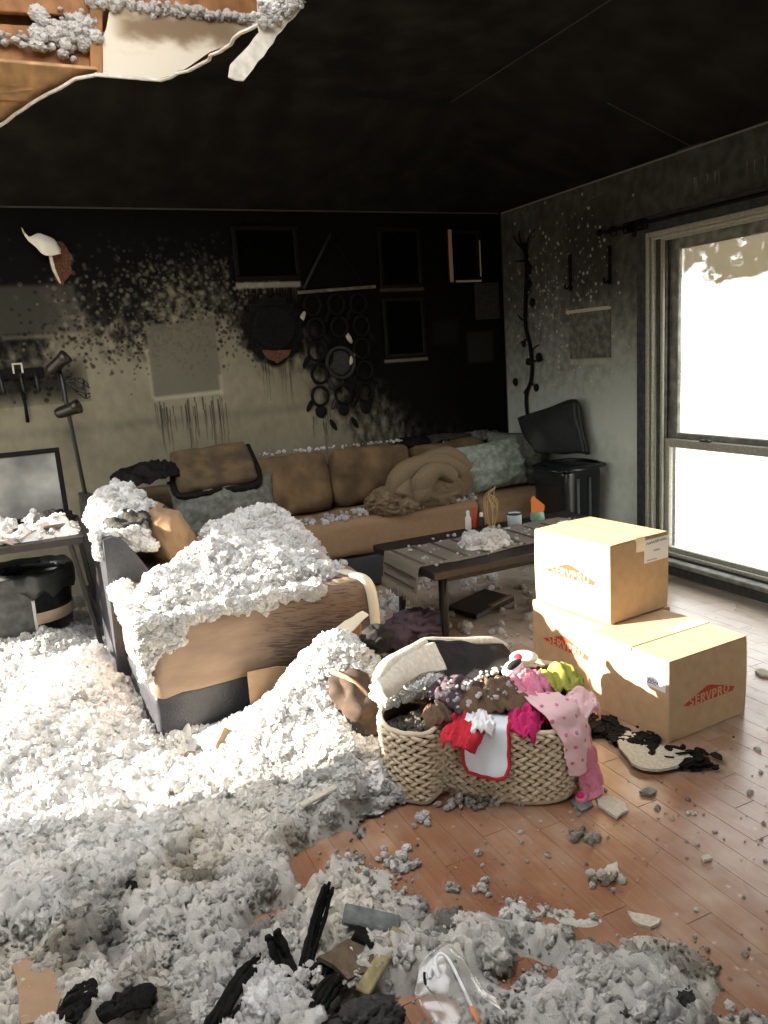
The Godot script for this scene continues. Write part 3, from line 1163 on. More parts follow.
func build_sofa():
	var t = thing("sectional_sofa", "large L-shaped sofa with tan seats on dark leather base, smothered in insulation", "sofa", V(0.30, 0, -2.90), 0.058)
	var L = t.transform.affine_inverse()
	# chaise end, in the sofa's own axes: x to the right, -z towards the wall
	var st = mb()
	rbox(st, V(0.97, 0.205, 1.95), 0.022, at(V(0.487, 0.115, -1.0)), 3, 8, lumpy(0.010, 4.0, 2.0))
	part("chaise_base", st, M.leather, t, "dark leather chaise base dusted pale grey")
	st = mb()
	rbox(st, V(0.97, 0.315, 1.30), 0.045, at(V(0.480, 0.372, -0.62)), 4, 14, lumpy(0.012, 5.0, 7.0))
	var cushion = part("chaise_seat", st, scorched_tan(), t, "thick tan chaise seat with a scorched front")
	st = mb()
	var g = []
	for p in curve([V(0.955, 0.218, 0.030), V(0.962, 0.30, 0.036), V(0.960, 0.42, 0.036), V(0.950, 0.49, 0.026), V(0.930, 0.525, 0.0), V(0.905, 0.533, -0.05), V(0.88, 0.533, -0.16)], 4):
		g.append([p - V(0.040, -0.002, 0.0), p - V(0.02, -0.004, -0.004), p, p + V(0.014, -0.002, -0.02)])
	sheet(st, g, 0.010)
	part("edge_band", st, M.cream_trim, cushion, "cream binding along the chaise corner")
	# long part along the wall, built in world axes
	st = mb()
	rbox(st, V(2.10, 0.205, 0.70), 0.02, L * at(V(2.15, 0.115, -4.70)), 3, 8)
	part("base", st, M.leather, t)
	for a in [[1.96, 1.44], [2.97, 0.56]]:
		st = mb()
		rbox(st, V(a[1], 0.235, 0.66), 0.05, L * at(V(a[0], 0.345, -4.665)), 4, 12, lumpy(0.014, 4.0, a[0]))
		part("seat", st, M.tan, t)
	st = mb()
	rbox(st, V(3.0, 0.52, 0.17), 0.04, L * at(V(1.74, 0.47, -5.02)), 3, 12)
	part("backrest", st, M.tan_charred, t)
	# left back: an outline in x, y carried along z
	st = mb(false)
	var out = [Vector2(0.0, 0.0), Vector2(0.25, 0.0), Vector2(0.255, 0.46)]
	for p in [Vector2(0.24, 0.50), Vector2(0.20, 0.57), Vector2(0.15, 0.66), Vector2(0.10, 0.735), Vector2(0.06, 0.757), Vector2(0.02, 0.75)]:
		out.append(p)
	slab(st, out, 1.55, L * at(V(0.215, 0.0, -4.265), 0.0, 0.0, 0.0))
	part("side_back", st, M.leather, t, "dark leather side back with a sloping end")

	# loose cushions
	var c_lab = ["tan back cushion nearest the scorched flat cushion and grey-blue pillow", "tan back cushion second along, touching the crumpled blanket", "tan back cushion mostly hidden by pale pillows near the corner"]
	var k = 0
	for a in [[1.50, 0.58, 0.40, 0.0], [2.10, 0.60, 0.385, -0.02], [2.72, 0.60, 0.36, 0.0]]:
		st = mb()
		rbox(st, V(a[1], a[2], 0.17), 0.07, at(V(a[0], 0.455 + a[2] / 2, -4.80), 0.0, -0.20, a[3]), 4, 10, lumpy(0.022, 4.0, 3.0 + a[0] * 4))
		solo("back_cushion", st, M.tan_sooty, c_lab[k], "cushion", "tan back cushions along the wall")
		k += 1
	st = mb()
	rbox(st, V(0.17, 0.44, 0.50), 0.07, at(V(0.565, 0.60, -3.80), 0.10, 0.0, 0.30), 4, 12, lumpy(0.030, 5.0, 31.0))
	solo("back_cushion", st, M.tan, "tan cushion standing on the chaise against the dark side back", "cushion")
	# scorched flat cushion
	var cc = thing("scorched_cushion", "flat tan cushion with a charred black edge lying on the grey-blue pillow", "cushion", V(0.965, 0.875, -4.50), 0.0)
	cc.rotation = V(0.62, -0.06, 0.06)
	st = mb()
	rbox(st, V(0.46, 0.07, 0.34), 0.03, Transform3D(), 3, 10, lumpy(0.010, 7.0, 12.0))
	part("cover", st, M.tan_charred, cc)
	st = mb()
	tube(st, curve([V(-0.235, -0.01, 0.0), V(-0.228, -0.015, 0.172), V(0.0, -0.02, 0.18), V(0.228, -0.012, 0.172), V(0.236, -0.01, -0.15)], 6), 0.020, 7)
	part("charred_edge", st, M.char, cc, "charred black edge")
	st = mb()
	pillow(st, 0.62, 0.40, 0.17, at(V(0.98, 0.645, -4.38), -0.10, -0.55, -0.03), 0.5, 0.03, 4.0)
	solo("throw_pillow", st, M.blue_cloth, "sooty grey-blue pillow leaning under the scorched flat cushion", "pillow")
	st = mb()
	pillow(st, 0.58, 0.36, 0.20, at(V(2.92, 0.635, -4.58), 0.0, -0.35, 0.06), 0.45, 0.03, 9.0)
	solo("throw_pillow", st, M.teal_cloth, "pale green pillow beside the crumpled knitted blanket", "pillow")
	st = mb()
	pillow(st, 0.44, 0.42, 0.20, at(V(3.20, 0.64, -4.66), -0.35, -0.25, -0.10), 0.45, 0.03, 14.0)
	solo("throw_pillow", st, M.blue_cloth, "grey pillow at the far end of the sofa, next to the black bin", "pillow")
	st = mb()
	heap(st, V(2.40, 0.59, -4.48), V(0.29, 0.19, 0.17), 0.10, 1.3, 3.0, 5, -0.65, 0.1)
	for m in 5:   # thick rolls of cloth lying over one another
		var ps = []
		var ra = []
		for i in 9:
			var f = i / 8.0
			var a = 2.9 - f * (2.3 - 0.25 * m)
			ps.append(V(2.37 + cos(a) * (0.33 - 0.05 * m), 0.50 + sin(a) * (0.28 - 0.045 * m) + 0.02 * sin(f * 9.0 + m), -4.33 - 0.03 * absf(m - 2.0) + 0.03 * sin(f * 6.0 + m * 2.0)))
			ra.append(0.045 + 0.022 * sin(f * PI) + 0.010 * sin(f * 11.0 + m * 1.7))
		tube(st, curve(ps, 4), curve_f(ra, 4), 12)
	heap(st, V(2.10, 0.52, -4.43), V(0.19, 0.10, 0.14), 0.16, 1.5, 5.0, 5, -0.7)
	solo("blanket", st, M.knit, "crumpled beige knitted blanket heaped on the sofa seat", "blanket")
	# burnt rag on the corner of the back
	st = mb()
	rag(st, V(0.60, 0.80, -4.55), 0.46, 0.36, 0.09, 15.0, 0.3, 0.05, 36, 0.008)
	solo("burnt_cloth", st, M.char, "charred black cloth speckled with ash on the sofa's left corner", "cloth")
	st = mb()
	rag(st, V(0.42, 0.74, -3.72), 0.34, 0.30, 0.05, 25.0, 0.3, 0.04, 34, 0.008)
	solo("burnt_cloth", st, M.char_grey, "scorched grey-black cloth under the fluff on the side back", "cloth")
	k = 0
	for a in [[2.75, 0.80, -4.93, 0.20], [3.05, 0.79, -4.93, 0.18], [2.50, 0.81, -4.92, 0.12]]:
		st = mb()
		rag(st, V(a[0], a[1] - 0.02, a[2]), a[3] * 2.4, 0.22, 0.04, 35.0 + k * 3.0, 0.0, 0.03, 28, 0.008)
		solo("rag", st, [M.char_grey, M.blue_cloth, M.char][k], ["grey scorched rag along the sofa back above the pale green pillow", "pale dusty rag on the sofa back above the grey end pillow", "black burnt rag on the sofa back above the beige blanket"][k], "rag")
		k += 1


func scorched_tan():
	var p := Picture.new()
	p.start(0, 1, 0, 1, 384.0)
	p.fill(func(x, y):
		var n = n_b.get_noise_2d(x * 5.0, y * 5.0)
		var f = n_b.get_noise_2d(x * 9.0, y * 42.0 + x * 20.0)
		var base = rgbc(158, 136, 116).lerp(rgbc(138, 116, 98), 0.5 + n * 0.6)
		var t = smoothstep(0.42, 0.58, x + n * 0.12) * smoothstep(1.02, 0.9, x) * smoothstep(-0.05, 0.25, f + 0.18 * sin(y * 6.0))
		return base.lerp(rgbc(62, 54, 50), clampf(t * 0.75, 0, 1)).lerp(rgbc(104, 86, 72), 0.35 * smoothstep(0.4, 0.6, x)))
	var m := StandardMaterial3D.new()
	m.resource_name = "scorched_tan"
	m.albedo_texture = p.texture()
	m.texture_repeat = false
	m.roughness = 0.92
	return m


func build_table():
	var t = thing("coffee_table", "low dark wooden coffee table with tapered legs before the sofa", "table", V(1.64, 0, -3.10), 0.0)
	var st = mb(false)
	box(st, V(1.32, 0.042, 0.70), at(V(0.66, 0.411, -0.345)), 0.006)
	part("tabletop", st, M.dark_wood, t)
	st = mb(false)
	box(st, V(1.08, 0.05, 0.02), at(V(0.66, 0.366, -0.10)), 0.003)
	box(st, V(1.08, 0.05, 0.02), at(V(0.66, 0.366, -0.59)), 0.003)
	box(st, V(0.02, 0.05, 0.48), at(V(0.13, 0.366, -0.345)), 0.003)
	box(st, V(0.02, 0.05, 0.48), at(V(1.19, 0.366, -0.345)), 0.003)
	part("apron", st, M.dark_wood, t)
	for a in [[0.13, -0.14], [0.13, -0.60], [1.19, -0.14], [1.19, -0.60]]:
		st = mb()
		tube(st, [V(a[0], 0.392, a[1]), V(a[0] + (a[0] - 0.66) * 0.01, 0.2, a[1]), V(a[0] + (a[0] - 0.66) * 0.03, 0.0, a[1] + (0.02 if a[1] > -0.3 else -0.02))], [0.027, 0.024, 0.015], 14)
		part("leg", st, M.metal_black, t)
	# runner
	var r = thing("table_runner", "grey woven table runner with tasselled end hanging off the dark coffee table", "table runner", V(0, 0, 0))
	st = mb()
	var rows = []
	for z in [-3.60, -3.48, -3.34, -3.21]:
		var w = n_a.get_noise_1d(z * 9.0) * 0.012
		rows.append([V(1.606, 0.29 + w, z - 0.01), V(1.612, 0.37, z), V(1.622, 0.434, z), V(1.66, 0.437, z + w), V(1.9, 0.437, z + 0.015), V(2.2, 0.437, z - 0.02 + w), V(2.55, 0.437, z - 0.05), V(2.80, 0.437, z - 0.05 + w)])
	sheet(st, drape(rows, 18, 70, 0.006, 16.0), 0.005)
	part("cloth", st, M.runner, r)
	st = mb(false)
	for i in 9:
		var x = 1.66 + i * 0.12
		box(st, V(0.022, 0.003, 0.34), at(V(x, 0.4415, -3.405), 0.02), 0.001)
	for y in [0.33, 0.385]:
		box(st, V(0.003, 0.012, 0.34), at(V(1.602, y, -3.405)), 0.001)
	part("woven_stripes", st, M.runner_dark, r)
	st = mb()
	for i in 26:
		var z = -3.61 + i * 0.0155
		tube(st, [V(1.605, 0.30, z), V(1.602, 0.268, z + rng.randf_range(-0.005, 0.005)), V(1.600, 0.245 + rng.randf_range(-0.01, 0.01), z + rng.randf_range(-0.01, 0.01))], [0.004, 0.0045, 0.002], 5)
	part("tassels", st, M.runner, r)
	# things on the table
	var y0 = 0.4325
	var c = thing("jar", "pale blue-grey jar with dark rim on the coffee table, left of the green bottle", "jar", V(2.49, y0, -3.66))
	st = mb()
	lathe(st, [Vector2(0, 0), Vector2(0.036, 0), Vector2(0.041, 0.004), Vector2(0.042, 0.07), Vector2(0.040, 0.075), Vector2(0.036, 0.073), Vector2(0.035, 0.03), Vector2(0, 0.03)], 28)
	part("body", st, M.pot_blue, c)
	st = mb()
	lathe(st, [Vector2(0, 0.064), Vector2(0.0355, 0.064), Vector2(0.0385, 0.077), Vector2(0.042, 0.077), Vector2(0.0428, 0.069), Vector2(0.0422, 0.066)], 28)
	part("rim", st, M.pot_dark, c, "dark burnt rim")
	var b = thing("green_bottle", "squat green and white bottle with orange card on the coffee table", "bottle", V(2.665, y0, -3.68))
	st = mb()
	lathe(st, [Vector2(0, 0), Vector2(0.038, 0), Vector2(0.044, 0.008), Vector2(0.042, 0.04), Vector2(0.030, 0.06), Vector2(0.016, 0.072), Vector2(0.014, 0.085), Vector2(0, 0.085)], 24)
	part("body", st, M.bottle_green, b)
	st = mb()
	lathe(st, [Vector2(0.017, 0.064), Vector2(0.018, 0.10), Vector2(0.012, 0.115), Vector2(0, 0.116)], 16)
	part("cap", st, M.bottle_white, b)
	st = mb(false)
	slab(st, [Vector2(-0.045, 0.05), Vector2(0.03, 0.055), Vector2(0.035, 0.09), Vector2(-0.03, 0.15), Vector2(-0.045, 0.13)], 0.003, at(V(-0.01, 0.005, 0.035), -0.4, -0.1, 0.0))
	part("card", st, M.bottle_orange, b, "orange paper card")
	var w = thing("wire_ornament", "gold wire ornament of looping stems standing on the coffee table", "ornament", V(2.36, y0, -3.70))
	for i in 7:
		var a = i * 0.9
		var pts = [V(0.01 * cos(a), 0.0, 0.01 * sin(a)), V(0.035 * cos(a), 0.07, 0.03 * sin(a)), V(0.05 * cos(a + 0.4), 0.14 + 0.012 * i, 0.04 * sin(a)), V(0.02 * cos(a + 1.2), 0.19 + 0.008 * i, 0.02), V(-0.01, 0.15 + 0.01 * i, 0.015 * cos(a)), V(0.025 * sin(a), 0.11 + 0.008 * i, 0.02 * cos(a))]
		st = mb()
		tube(st, curve(pts, 6), 0.0026, 5)
		part("stem", st, M.gold_wire, w)
	st = mb()
	lathe(st, [Vector2(0, 0), Vector2(0.028, 0), Vector2(0.026, 0.006), Vector2(0.01, 0.010), Vector2(0, 0.012)], 16)
	part("base", st, M.gold_wire, w)
	var nest = thing("twig_nest", "small nest of tangled brown twigs on the runner", "nest", V(2.20, y0 + 0.008, -3.47))
	for i in 5:
		st = mb()
		var pts = []
		for k in 14:
			var a = k * 0.75 + i
			pts.append(V(cos(a) * (0.05 + 0.02 * n_a.get_noise_2d(k * 1.3, i * 7.0)), 0.012 + 0.012 * (i % 3) + 0.015 * n_a.get_noise_2d(k * 0.9, i * 3.0 + 40.0), sin(a) * 0.035))
		tube(st, curve(pts, 3), 0.0028, 5)
		part("twig", st, M.metal_dull, nest)
	var k = 0
	for a in [[2.235, -3.755, 0.11, "white squeeze bottle on the table's back edge, left of the red one", M.bottle_white], [2.285, -3.765, 0.125, "red-topped bottle between the white bottle and the wire ornament", M.bottle_red], [2.315, -3.74, 0.09, "dark small bottle at the foot of the gold wire ornament", M.char_grey]]:
		var o = thing("small_bottle", a[3], "bottle", V(a[0], y0, a[1]))
		st = mb()
		lathe(st, [Vector2(0, 0), Vector2(0.016, 0), Vector2(0.018, 0.005), Vector2(0.0175, a[2] * 0.6), Vector2(0.009, a[2] * 0.75), Vector2(0.008, a[2] * 0.8), Vector2(0, a[2] * 0.8)], 16)
		part("body", st, a[4], o)
		st = mb()
		lathe(st, [Vector2(0.0095, a[2] * 0.74), Vector2(0.0105, a[2] * 0.96), Vector2(0.008, a[2]), Vector2(0, a[2])], 14)
		part("cap", st, M.bottle_red if k == 1 else M.bottle_white, o)
		k += 1
	# beneath the table
	var bk = thing("flat_panel", "thin black board with pale edge lying on the floor beneath the table", "board", V(2.20, 0.03, -3.60), 0.32)
	st = mb(false)
	box(st, V(0.34, 0.03, 0.22), at(V(0, 0, 0), 0.0, 0.03, 0.04), 0.003)
	part("body", st, M.metal_black, bk)
	st = mb(false)
	box(st, V(0.20, 0.006, 0.03), at(V(0.07, 0.018, 0.095), 0.0, 0.03, 0.04), 0.002)
	part("pale_edge", st, M.card, bk)
	st = mb()
	heap(st, V(1.66, 0.07, -3.36), V(0.15, 0.085, 0.13), 0.25, 2.4, 41.0, 4, -0.7)
	heap(st, V(1.52, 0.06, -3.30), V(0.10, 0.07, 0.09), 0.25, 2.4, 44.0, 3, -0.7)
	solo("crumpled_cloth", st, M.plum_cloth, "crumpled dark plum cloth on the floor by the table's near leg", "cloth")
	st = mb()
	for i in 22:
		var p = V(2.22 + rng.randfn(0, 0.09), 0.03 + rng.randf() * 0.10, -4.10 + rng.randfn(0, 0.05))
		sheet(st, drape([[p, p + V(0.02, 0.02, 0.01), p + V(0.05, 0.01, 0.0)], [p + V(0, 0.005, 0.02), p + V(0.02, 0.03, 0.03), p + V(0.05, 0.012, 0.02)]], 3, 4, 0.01, 20.0, i), 0.003)
	solo("leafy_sprig", st, M.leaf_green, "dull green leafy sprig on the floor behind the table leg", "plant")


func carton(called, label, pos, turn, size, logo_left, logo_front, lab):
	var t = thing(called, label, "box", pos, turn, "")
	var h = size / 2.0
	var st = mb(false)
	var bulge = func(p, e): return p + V(e.x * 0.004 * (1 - pow(p.y / h.y, 2)), 0, e.z * 0.004 * (1 - pow(p.y / h.y, 2)))
	rbox(st, size - V(0, 0.004, 0), 0.004, at(V(0, h.y - 0.002, 0)), 1, 6, bulge)
	part("body", st, M.carton, t)
	# two flaps meet along a seam; the flaps run along the longer side
	var along_z = size.z > size.x
	for s in [-1.0, 1.0]:
		st = mb(false)
		if along_z:
			box(st, V(h.x - 0.0015, 0.005, size.z), at(V(s * h.x / 2, size.y - 0.001, 0), 0, 0, s * -0.012), 0.002)
		else:
			box(st, V(size.x, 0.005, h.z - 0.0015), at(V(0, size.y - 0.001, s * h.z / 2), 0, s * 0.012, 0), 0.002)
		part("flap", st, M.carton, t)
	st = mb(false)
	if along_z:
		box(st, V(0.055, 0.0012, size.z + 0.002), at(V(0, size.y + 0.0045, 0)), 0.0004)
		for s in [-1.0, 1.0]:
			box(st, V(0.055, 0.06, 0.0012), at(V(0, size.y - 0.026, s * (h.z + 0.0045))), 0.0004)
	else:
		box(st, V(size.x + 0.002, 0.0012, 0.055), at(V(0, size.y + 0.0045, 0)), 0.0004)
		for s in [-1.0, 1.0]:
			box(st, V(0.0012, 0.06, 0.055), at(V(s * (h.x + 0.0045), size.y - 0.026, 0)), 0.0004)
	part("packing_tape", st, M.packing_tape, t)
	var sides = []
	if logo_left:
		sides.append([Transform3D(Basis(V(0, 0, 1), V(0, 1, 0), V(-1, 0, 0)), V(-h.x - 0.0052, size.y * 0.50, 0)), size.z])
	if logo_front:
		sides.append([Transform3D(Basis(), V(0, size.y * 0.42, h.z + 0.0052)), size.x])
	for sd in sides:
		var w = sd[1] * 0.66
		st = mb(false)
		slab(st, [Vector2(-0.50, -0.01), Vector2(-0.06, 0.155), Vector2(0.02, 0.155), Vector2(0.50, 0.0), Vector2(0.46, -0.055), Vector2(-0.34, -0.055)].map(func(p): return p * w), 0.0012, sd[0])
		var lg = part("logo", st, M.orange_ink, t, "orange roof-shaped printed mark")
		var tm := TextMesh.new()
		tm.text = "SERVPRO"
		var f := SystemFont.new()
		f.font_names = PackedStringArray(["Droid Sans"])
		f.font_weight = 700
		tm.font = f
		tm.font_size = 32
		tm.pixel_size = 0.0018 * w / 0.29
		tm.depth = 0.0012
		var to := MeshInstance3D.new()
		to.name = "lettering"
		to.mesh = tm
		to.material_override = M.carton
		to.transform = sd[0] * Transform3D(Basis().scaled(V(0.92, 0.9, 1)), V(0.0, w * 0.012, 0.0009))
		lg.add_child(to, true)
	if lab.size():
		st = mb(false)
		box(st, V(lab[1].x, lab[1].y, 0.0012), lab[0], 0.0003)
		var lo = part("label", st, M.paper, t, "white paper label with handwriting")
		for k in lab[2].size():
			st = mb()
			var pts = []
			for q in lab[2][k]:
				pts.append(lab[0] * V(q.x * lab[1].x, q.y * lab[1].y, 0.0014))
			tube(st, curve(pts, 4), 0.0013, 4)
			part("handwriting", st, lab[3], lo)
	return t


func scribble(x0, x1, y, hgt, n, sd):
	var out = []
	var r := RandomNumberGenerator.new()
	r.seed = sd
	for i in n:
		out.append(Vector2(lerpf(x0, x1, float(i) / (n - 1)), y + (hgt if i % 2 else 0.0) * r.randf_range(0.4, 1.0)))
	return out


func build_cartons():
	var left_face = func(z, y, hx): return Transform3D(Basis(V(0, 0, 1), V(0, 1, 0), V(-1, 0, 0)), V(-hx - 0.0048, y, z))
	carton("cardboard_box", "brown cardboard box on the floor under the topmost box", V(2.185, 0.0, -2.575), 0.05, V(0.385, 0.314, 0.45), true, false, [])
	carton("cardboard_box", "brown cardboard box nearest the camera, white label at its upper corner", V(2.148, 0.0, -2.145), 0.055, V(0.42, 0.316, 0.405), false, true,
		[left_face.call(0.095, 0.248, 0.210), Vector2(0.195, 0.105), [scribble(-0.36, -0.22, -0.12, 0.26, 4, 1), scribble(-0.05, 0.34, -0.30, 0.16, 12, 2), scribble(-0.1, 0.28, -0.36, 0.04, 5, 3)], M.pen_blue])
	carton("cardboard_box", "tan cardboard box stacked highest, white label on its right side", V(2.178, 0.3215, -2.562), 0.11, V(0.347, 0.330, 0.438), true, false,
		[Transform3D(Basis(), V(0.095, 0.268, 0.2242)), Vector2(0.148, 0.098), [scribble(-0.42, 0.10, 0.30, 0.14, 13, 4), scribble(0.14, 0.44, 0.32, 0.10, 8, 5), scribble(-0.12, 0.16, -0.06, 0.08, 7, 6), scribble(-0.4, 0.0, -0.42, 0.06, 9, 7)], M.pen_grey])


func build_basket():
	var t = thing("woven_basket", "pale woven basket with a pinched side, overflowing with children's clothes", "basket", V(0, 0, 0))
	var pts = []
	for a in [[0.945, -2.17], [0.955, -2.10], [1.015, -2.045], [1.095, -2.075], [1.165, -2.0], [1.29, -1.875], [1.40, -1.835], [1.49, -1.88], [1.575, -1.99], [1.645, -2.12], [1.66, -2.25], [1.60, -2.33], [1.48, -2.36], [1.33, -2.33], [1.20, -2.28], [1.115, -2.22], [1.05, -2.285], [0.98, -2.25]]:
		pts.append(V(a[0], 0, a[1]))
	# even spacing round the outline
	var loop = []
	var n = pts.size()
	for i in n:
		for k in 12:
			loop.append(pts[i].cubic_interpolate(pts[(i + 1) % n], pts[(i + n - 1) % n], pts[(i + 2) % n], k / 12.0))
	var len = 0.0
	var cum = [0.0]
	for i in loop.size():
		len += loop[i].distance_to(loop[(i + 1) % loop.size()])
		cum.append(len)
	var on = func(s, y, push):
		s = fposmod(s, len)
		var i = 0
		var lo = 0
		var hi = loop.size()
		while hi - lo > 1:
			var m = (lo + hi) / 2
			if cum[m] <= s:
				lo = m
			else:
				hi = m
		i = lo
		var a = loop[i]
		var b = loop[(i + 1) % loop.size()]
		var p = a.lerp(b, (s - cum[i]) / (cum[i + 1] - cum[i]))
		var tan = (b - a).normalized()
		var out = V(-tan.z, 0, tan.x)
		var lean = 0.012 * y / 0.26 - 0.03 * pow(1.0 - y / 0.26, 4.0) * 0.4
		return p + out * (push + lean) + V(0, y, 0)
	var H = 0.262
	var sgn = 1.0
	if (on.call(0.3, 0, 0.05) - V(1.3, 0, -2.1)).length() < (on.call(0.3, 0, 0.0) - V(1.3, 0, -2.1)).length():
		sgn = -1.0
	# dark inner wall and bottom
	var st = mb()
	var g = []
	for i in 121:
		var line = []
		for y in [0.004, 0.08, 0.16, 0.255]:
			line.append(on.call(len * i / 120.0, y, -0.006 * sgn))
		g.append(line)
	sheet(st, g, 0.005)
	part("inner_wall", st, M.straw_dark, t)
	st = mb(false)
	slab(st, loop.map(func(p): return Vector2(p.x, -p.z)), 0.008, Transform3D(Basis(V(1, 0, 0), V(0, 0, -1), V(0, 1, 0)), V(0, 0.008, 0)))
	part("bottom", st, M.straw_dark, t)
	# braids: a row of slanted strands, mirrored row by row in pairs
	var rows = 8
	var cols = 62
	st = mb()
	for r in rows:
		for c in cols:
			for half in [0, 1]:
				var yb = 0.014 + (H - 0.02) * (r + 0.5 * half) / rows
				var s0 = len * (c + (0.5 if half else 0.0)) / cols
				var y1 = yb + (H / rows) * (0.62 if half == 0 else 0.52)
				if y1 > H - 0.004:
					continue
				var w = len / cols * 1.12
				var jit = rng.randf_range(-0.0015, 0.0015)
				var a = s0 if half == 0 else s0 + w
				var b = s0 + w if half == 0 else s0
				var ps = []
				for k in 5:
					var f = k / 4.0
					ps.append(on.call(lerpf(a, b, f), lerpf(yb, y1, f), (0.005 + 0.0075 * sin(PI * f) + jit) * sgn))
				tube(st, ps, [0.0036, 0.0074, 0.0084, 0.0070, 0.0032], 6, false)
	part("weave", st, M.straw, t).set_meta("kind", "stuff")
	st = mb()
	var ring = []
	var ring2 = []
	for i in 125:
		ring.append(on.call(len * i / 124.0, H + 0.002 * sin(i * 1.9), 0.004 * sgn))
		ring2.append(on.call(len * i / 124.0, 0.012, 0.004 * sgn))
	tube(st, ring, 0.0095, 7, false)
	part("rim", st, M.straw, t)
	st = mb()
	tube(st, ring2, 0.010, 7, false)
	part("foot", st, M.straw, t)
	# what is in it
	var cl = func(called, label, m, c, r, sd):
		var s = mb()
		rag(s, c - V(0, r.y * 0.9, 0), r.x * 2.3, r.z * 2.3, r.y * 1.25, sd * 1.37, sd, r.y * 0.55, 34, 0.006)
		solo(called, s, m, label, "clothing")
	cl.call("garment", "bright red garment at the front left inside the woven basket", M.red_cloth, V(1.14, 0.265, -1.99), V(0.10, 0.045, 0.06), 51.0)
	cl.call("garment", "dark plum top at the back left of the basket pile", M.plum_cloth, V(1.20, 0.315, -2.13), V(0.09, 0.05, 0.08), 52.0)
	cl.call("garment", "brown fleece garment in the middle of the basket pile", M.brown_cloth, V(1.30, 0.305, -2.03), V(0.12, 0.07, 0.10), 53.0)
	cl.call("garment", "magenta garment tucked behind the white bib", M.magenta_cloth, V(1.31, 0.28, -1.90), V(0.065, 0.055, 0.05), 54.0)
	cl.call("garment", "pink cardigan bunched near the right of the basket pile", M.pink_cloth, V(1.40, 0.315, -2.03), V(0.09, 0.06, 0.08), 55.0)
	cl.call("garment", "olive green knitted garment on the right end of the basket", M.green_cloth, V(1.53, 0.315, -2.02), V(0.085, 0.058, 0.075), 56.0)
	cl.call("garment", "dark garment filling the right back of the basket", M.dark_cloth, V(1.55, 0.22, -2.2), V(0.12, 0.06, 0.10), 57.0)
	cl.call("garment", "small brown garment beside the white fluff in the basket", M.brown_cloth, V(1.09, 0.28, -2.09), V(0.05, 0.04, 0.05), 58.0)
	cl.call("garment", "white garment wedged between red and brown ones", M.white_cloth, V(1.17, 0.29, -1.95), V(0.045, 0.04, 0.04), 59.0)
	cl.call("garment", "white pleated garment hanging at the basket's right shoulder", M.rose_cloth, V(1.53, 0.27, -1.90), V(0.055, 0.06, 0.05), 60.0)
	var s0 = mb()
	rag(s0, V(1.38, 0.06, -2.11), 0.36, 0.26, 0.19, 61.0, 0.5, 0.03, 34, 0.006)
	solo("garment", s0, M.dark_cloth, "dark clothes deep in the basket under the coloured ones", "clothing")
	# cream-and-black sock and printed pair on top
	var sk = thing("baby_shoe", "white baby shoe with black opening on top of the basket pile", "shoe", V(1.40, 0.365, -2.10), 0.5)
	st = mb()
	blob(st, 4, at(V(0, 0, 0)), func(d): return V(d.x * 0.055, d.y * 0.026 * (1.0 + 0.3 * d.x), d.z * 0.030))
	part("upper", st, M.white_cloth, sk)
	st = mb()
	blob(st, 3, at(V(0.002, 0.017, 0.006)), func(d): return V(d.x * 0.046, d.y * 0.012, d.z * 0.017))
	part("opening", st, M.dark_cloth, sk)
	var sk2 = thing("baby_shoe", "white baby shoe with a red patch, next to the black-opening shoe on the basket", "shoe", V(1.475, 0.375, -2.14), -0.6)
	st = mb()
	blob(st, 4, at(V(0, 0, 0)), func(d): return V(d.x * 0.05, d.y * 0.026, d.z * 0.028))
	part("upper", st, M.white_cloth, sk2)
	st = mb()
	blob(st, 3, at(V(-0.018, 0.006, 0.016)), func(d): return V(d.x * 0.018, d.y * 0.016, d.z * 0.014))
	part("patch", st, M.red_cloth, sk2)
	# white bib with red binding over the front edge
	var bib = thing("bib", "white bib with red binding hanging over the basket's front", "bib", V(0, 0, 0))
	var front = V(1.195, 0, -1.952)
	var u = V(0.76, 0, 0.65).normalized()
	var o = V(0.48, 0, 0.88).normalized() * -1.0
	o = V(-0.65, 0, 0.76).normalized()
	var rowsb = []
	for a in [[0.30, -0.06], [0.300, -0.02], [0.288, 0.022], [0.24, 0.034], [0.17, 0.040], [0.128, 0.046]]:
		var hw = 0.072 if a[0] > 0.15 else 0.058
		rowsb.append([front - u * hw + o * a[1] + V(0, a[0] + 0.006, 0), front - u * hw * 0.4 + o * (a[1] + 0.006) + V(0, a[0], 0), front + u * hw * 0.4 + o * (a[1] + 0.002) + V(0, a[0] - 0.006, 0), front + u * hw + o * a[1] + V(0, a[0] - 0.004, 0)])
	st = mb()
	var gb = drape(rowsb, 24, 16, 0.006, 14.0)
	sheet(st, gb, 0.004)
	part("cloth", st, M.bib_white, bib)
	var edge = []
	for i in range(4, 25):
		edge.append(gb[i][0])
	for j in range(1, 17):
		edge.append(gb[24][j])
	for i in range(23, 3, -1):
		edge.append(gb[i][16])
	st = mb()
	tube(st, edge, 0.0062, 7)
	part("binding", st, M.red_cloth, bib, "red binding")
	# pink printed cloth over the right side
	var fl = thing("printed_cloth", "pale pink cloth with rosy print draped over the basket's right side", "cloth", V(-0.035, 0, -0.01))
	rowsb = [[V(1.37, 0.345, -1.98), V(1.42, 0.34, -1.95), V(1.47, 0.335, -1.93)], [V(1.36, 0.335, -1.86), V(1.42, 0.335, -1.83), V(1.50, 0.325, -1.85)], [V(1.395, 0.27, -1.80), V(1.455, 0.265, -1.79), V(1.53, 0.26, -1.82)], [V(1.415, 0.19, -1.79), V(1.47, 0.19, -1.785), V(1.54, 0.20, -1.82)], [V(1.43, 0.115, -1.79), V(1.485, 0.10, -1.785), V(1.545, 0.13, -1.82)]]
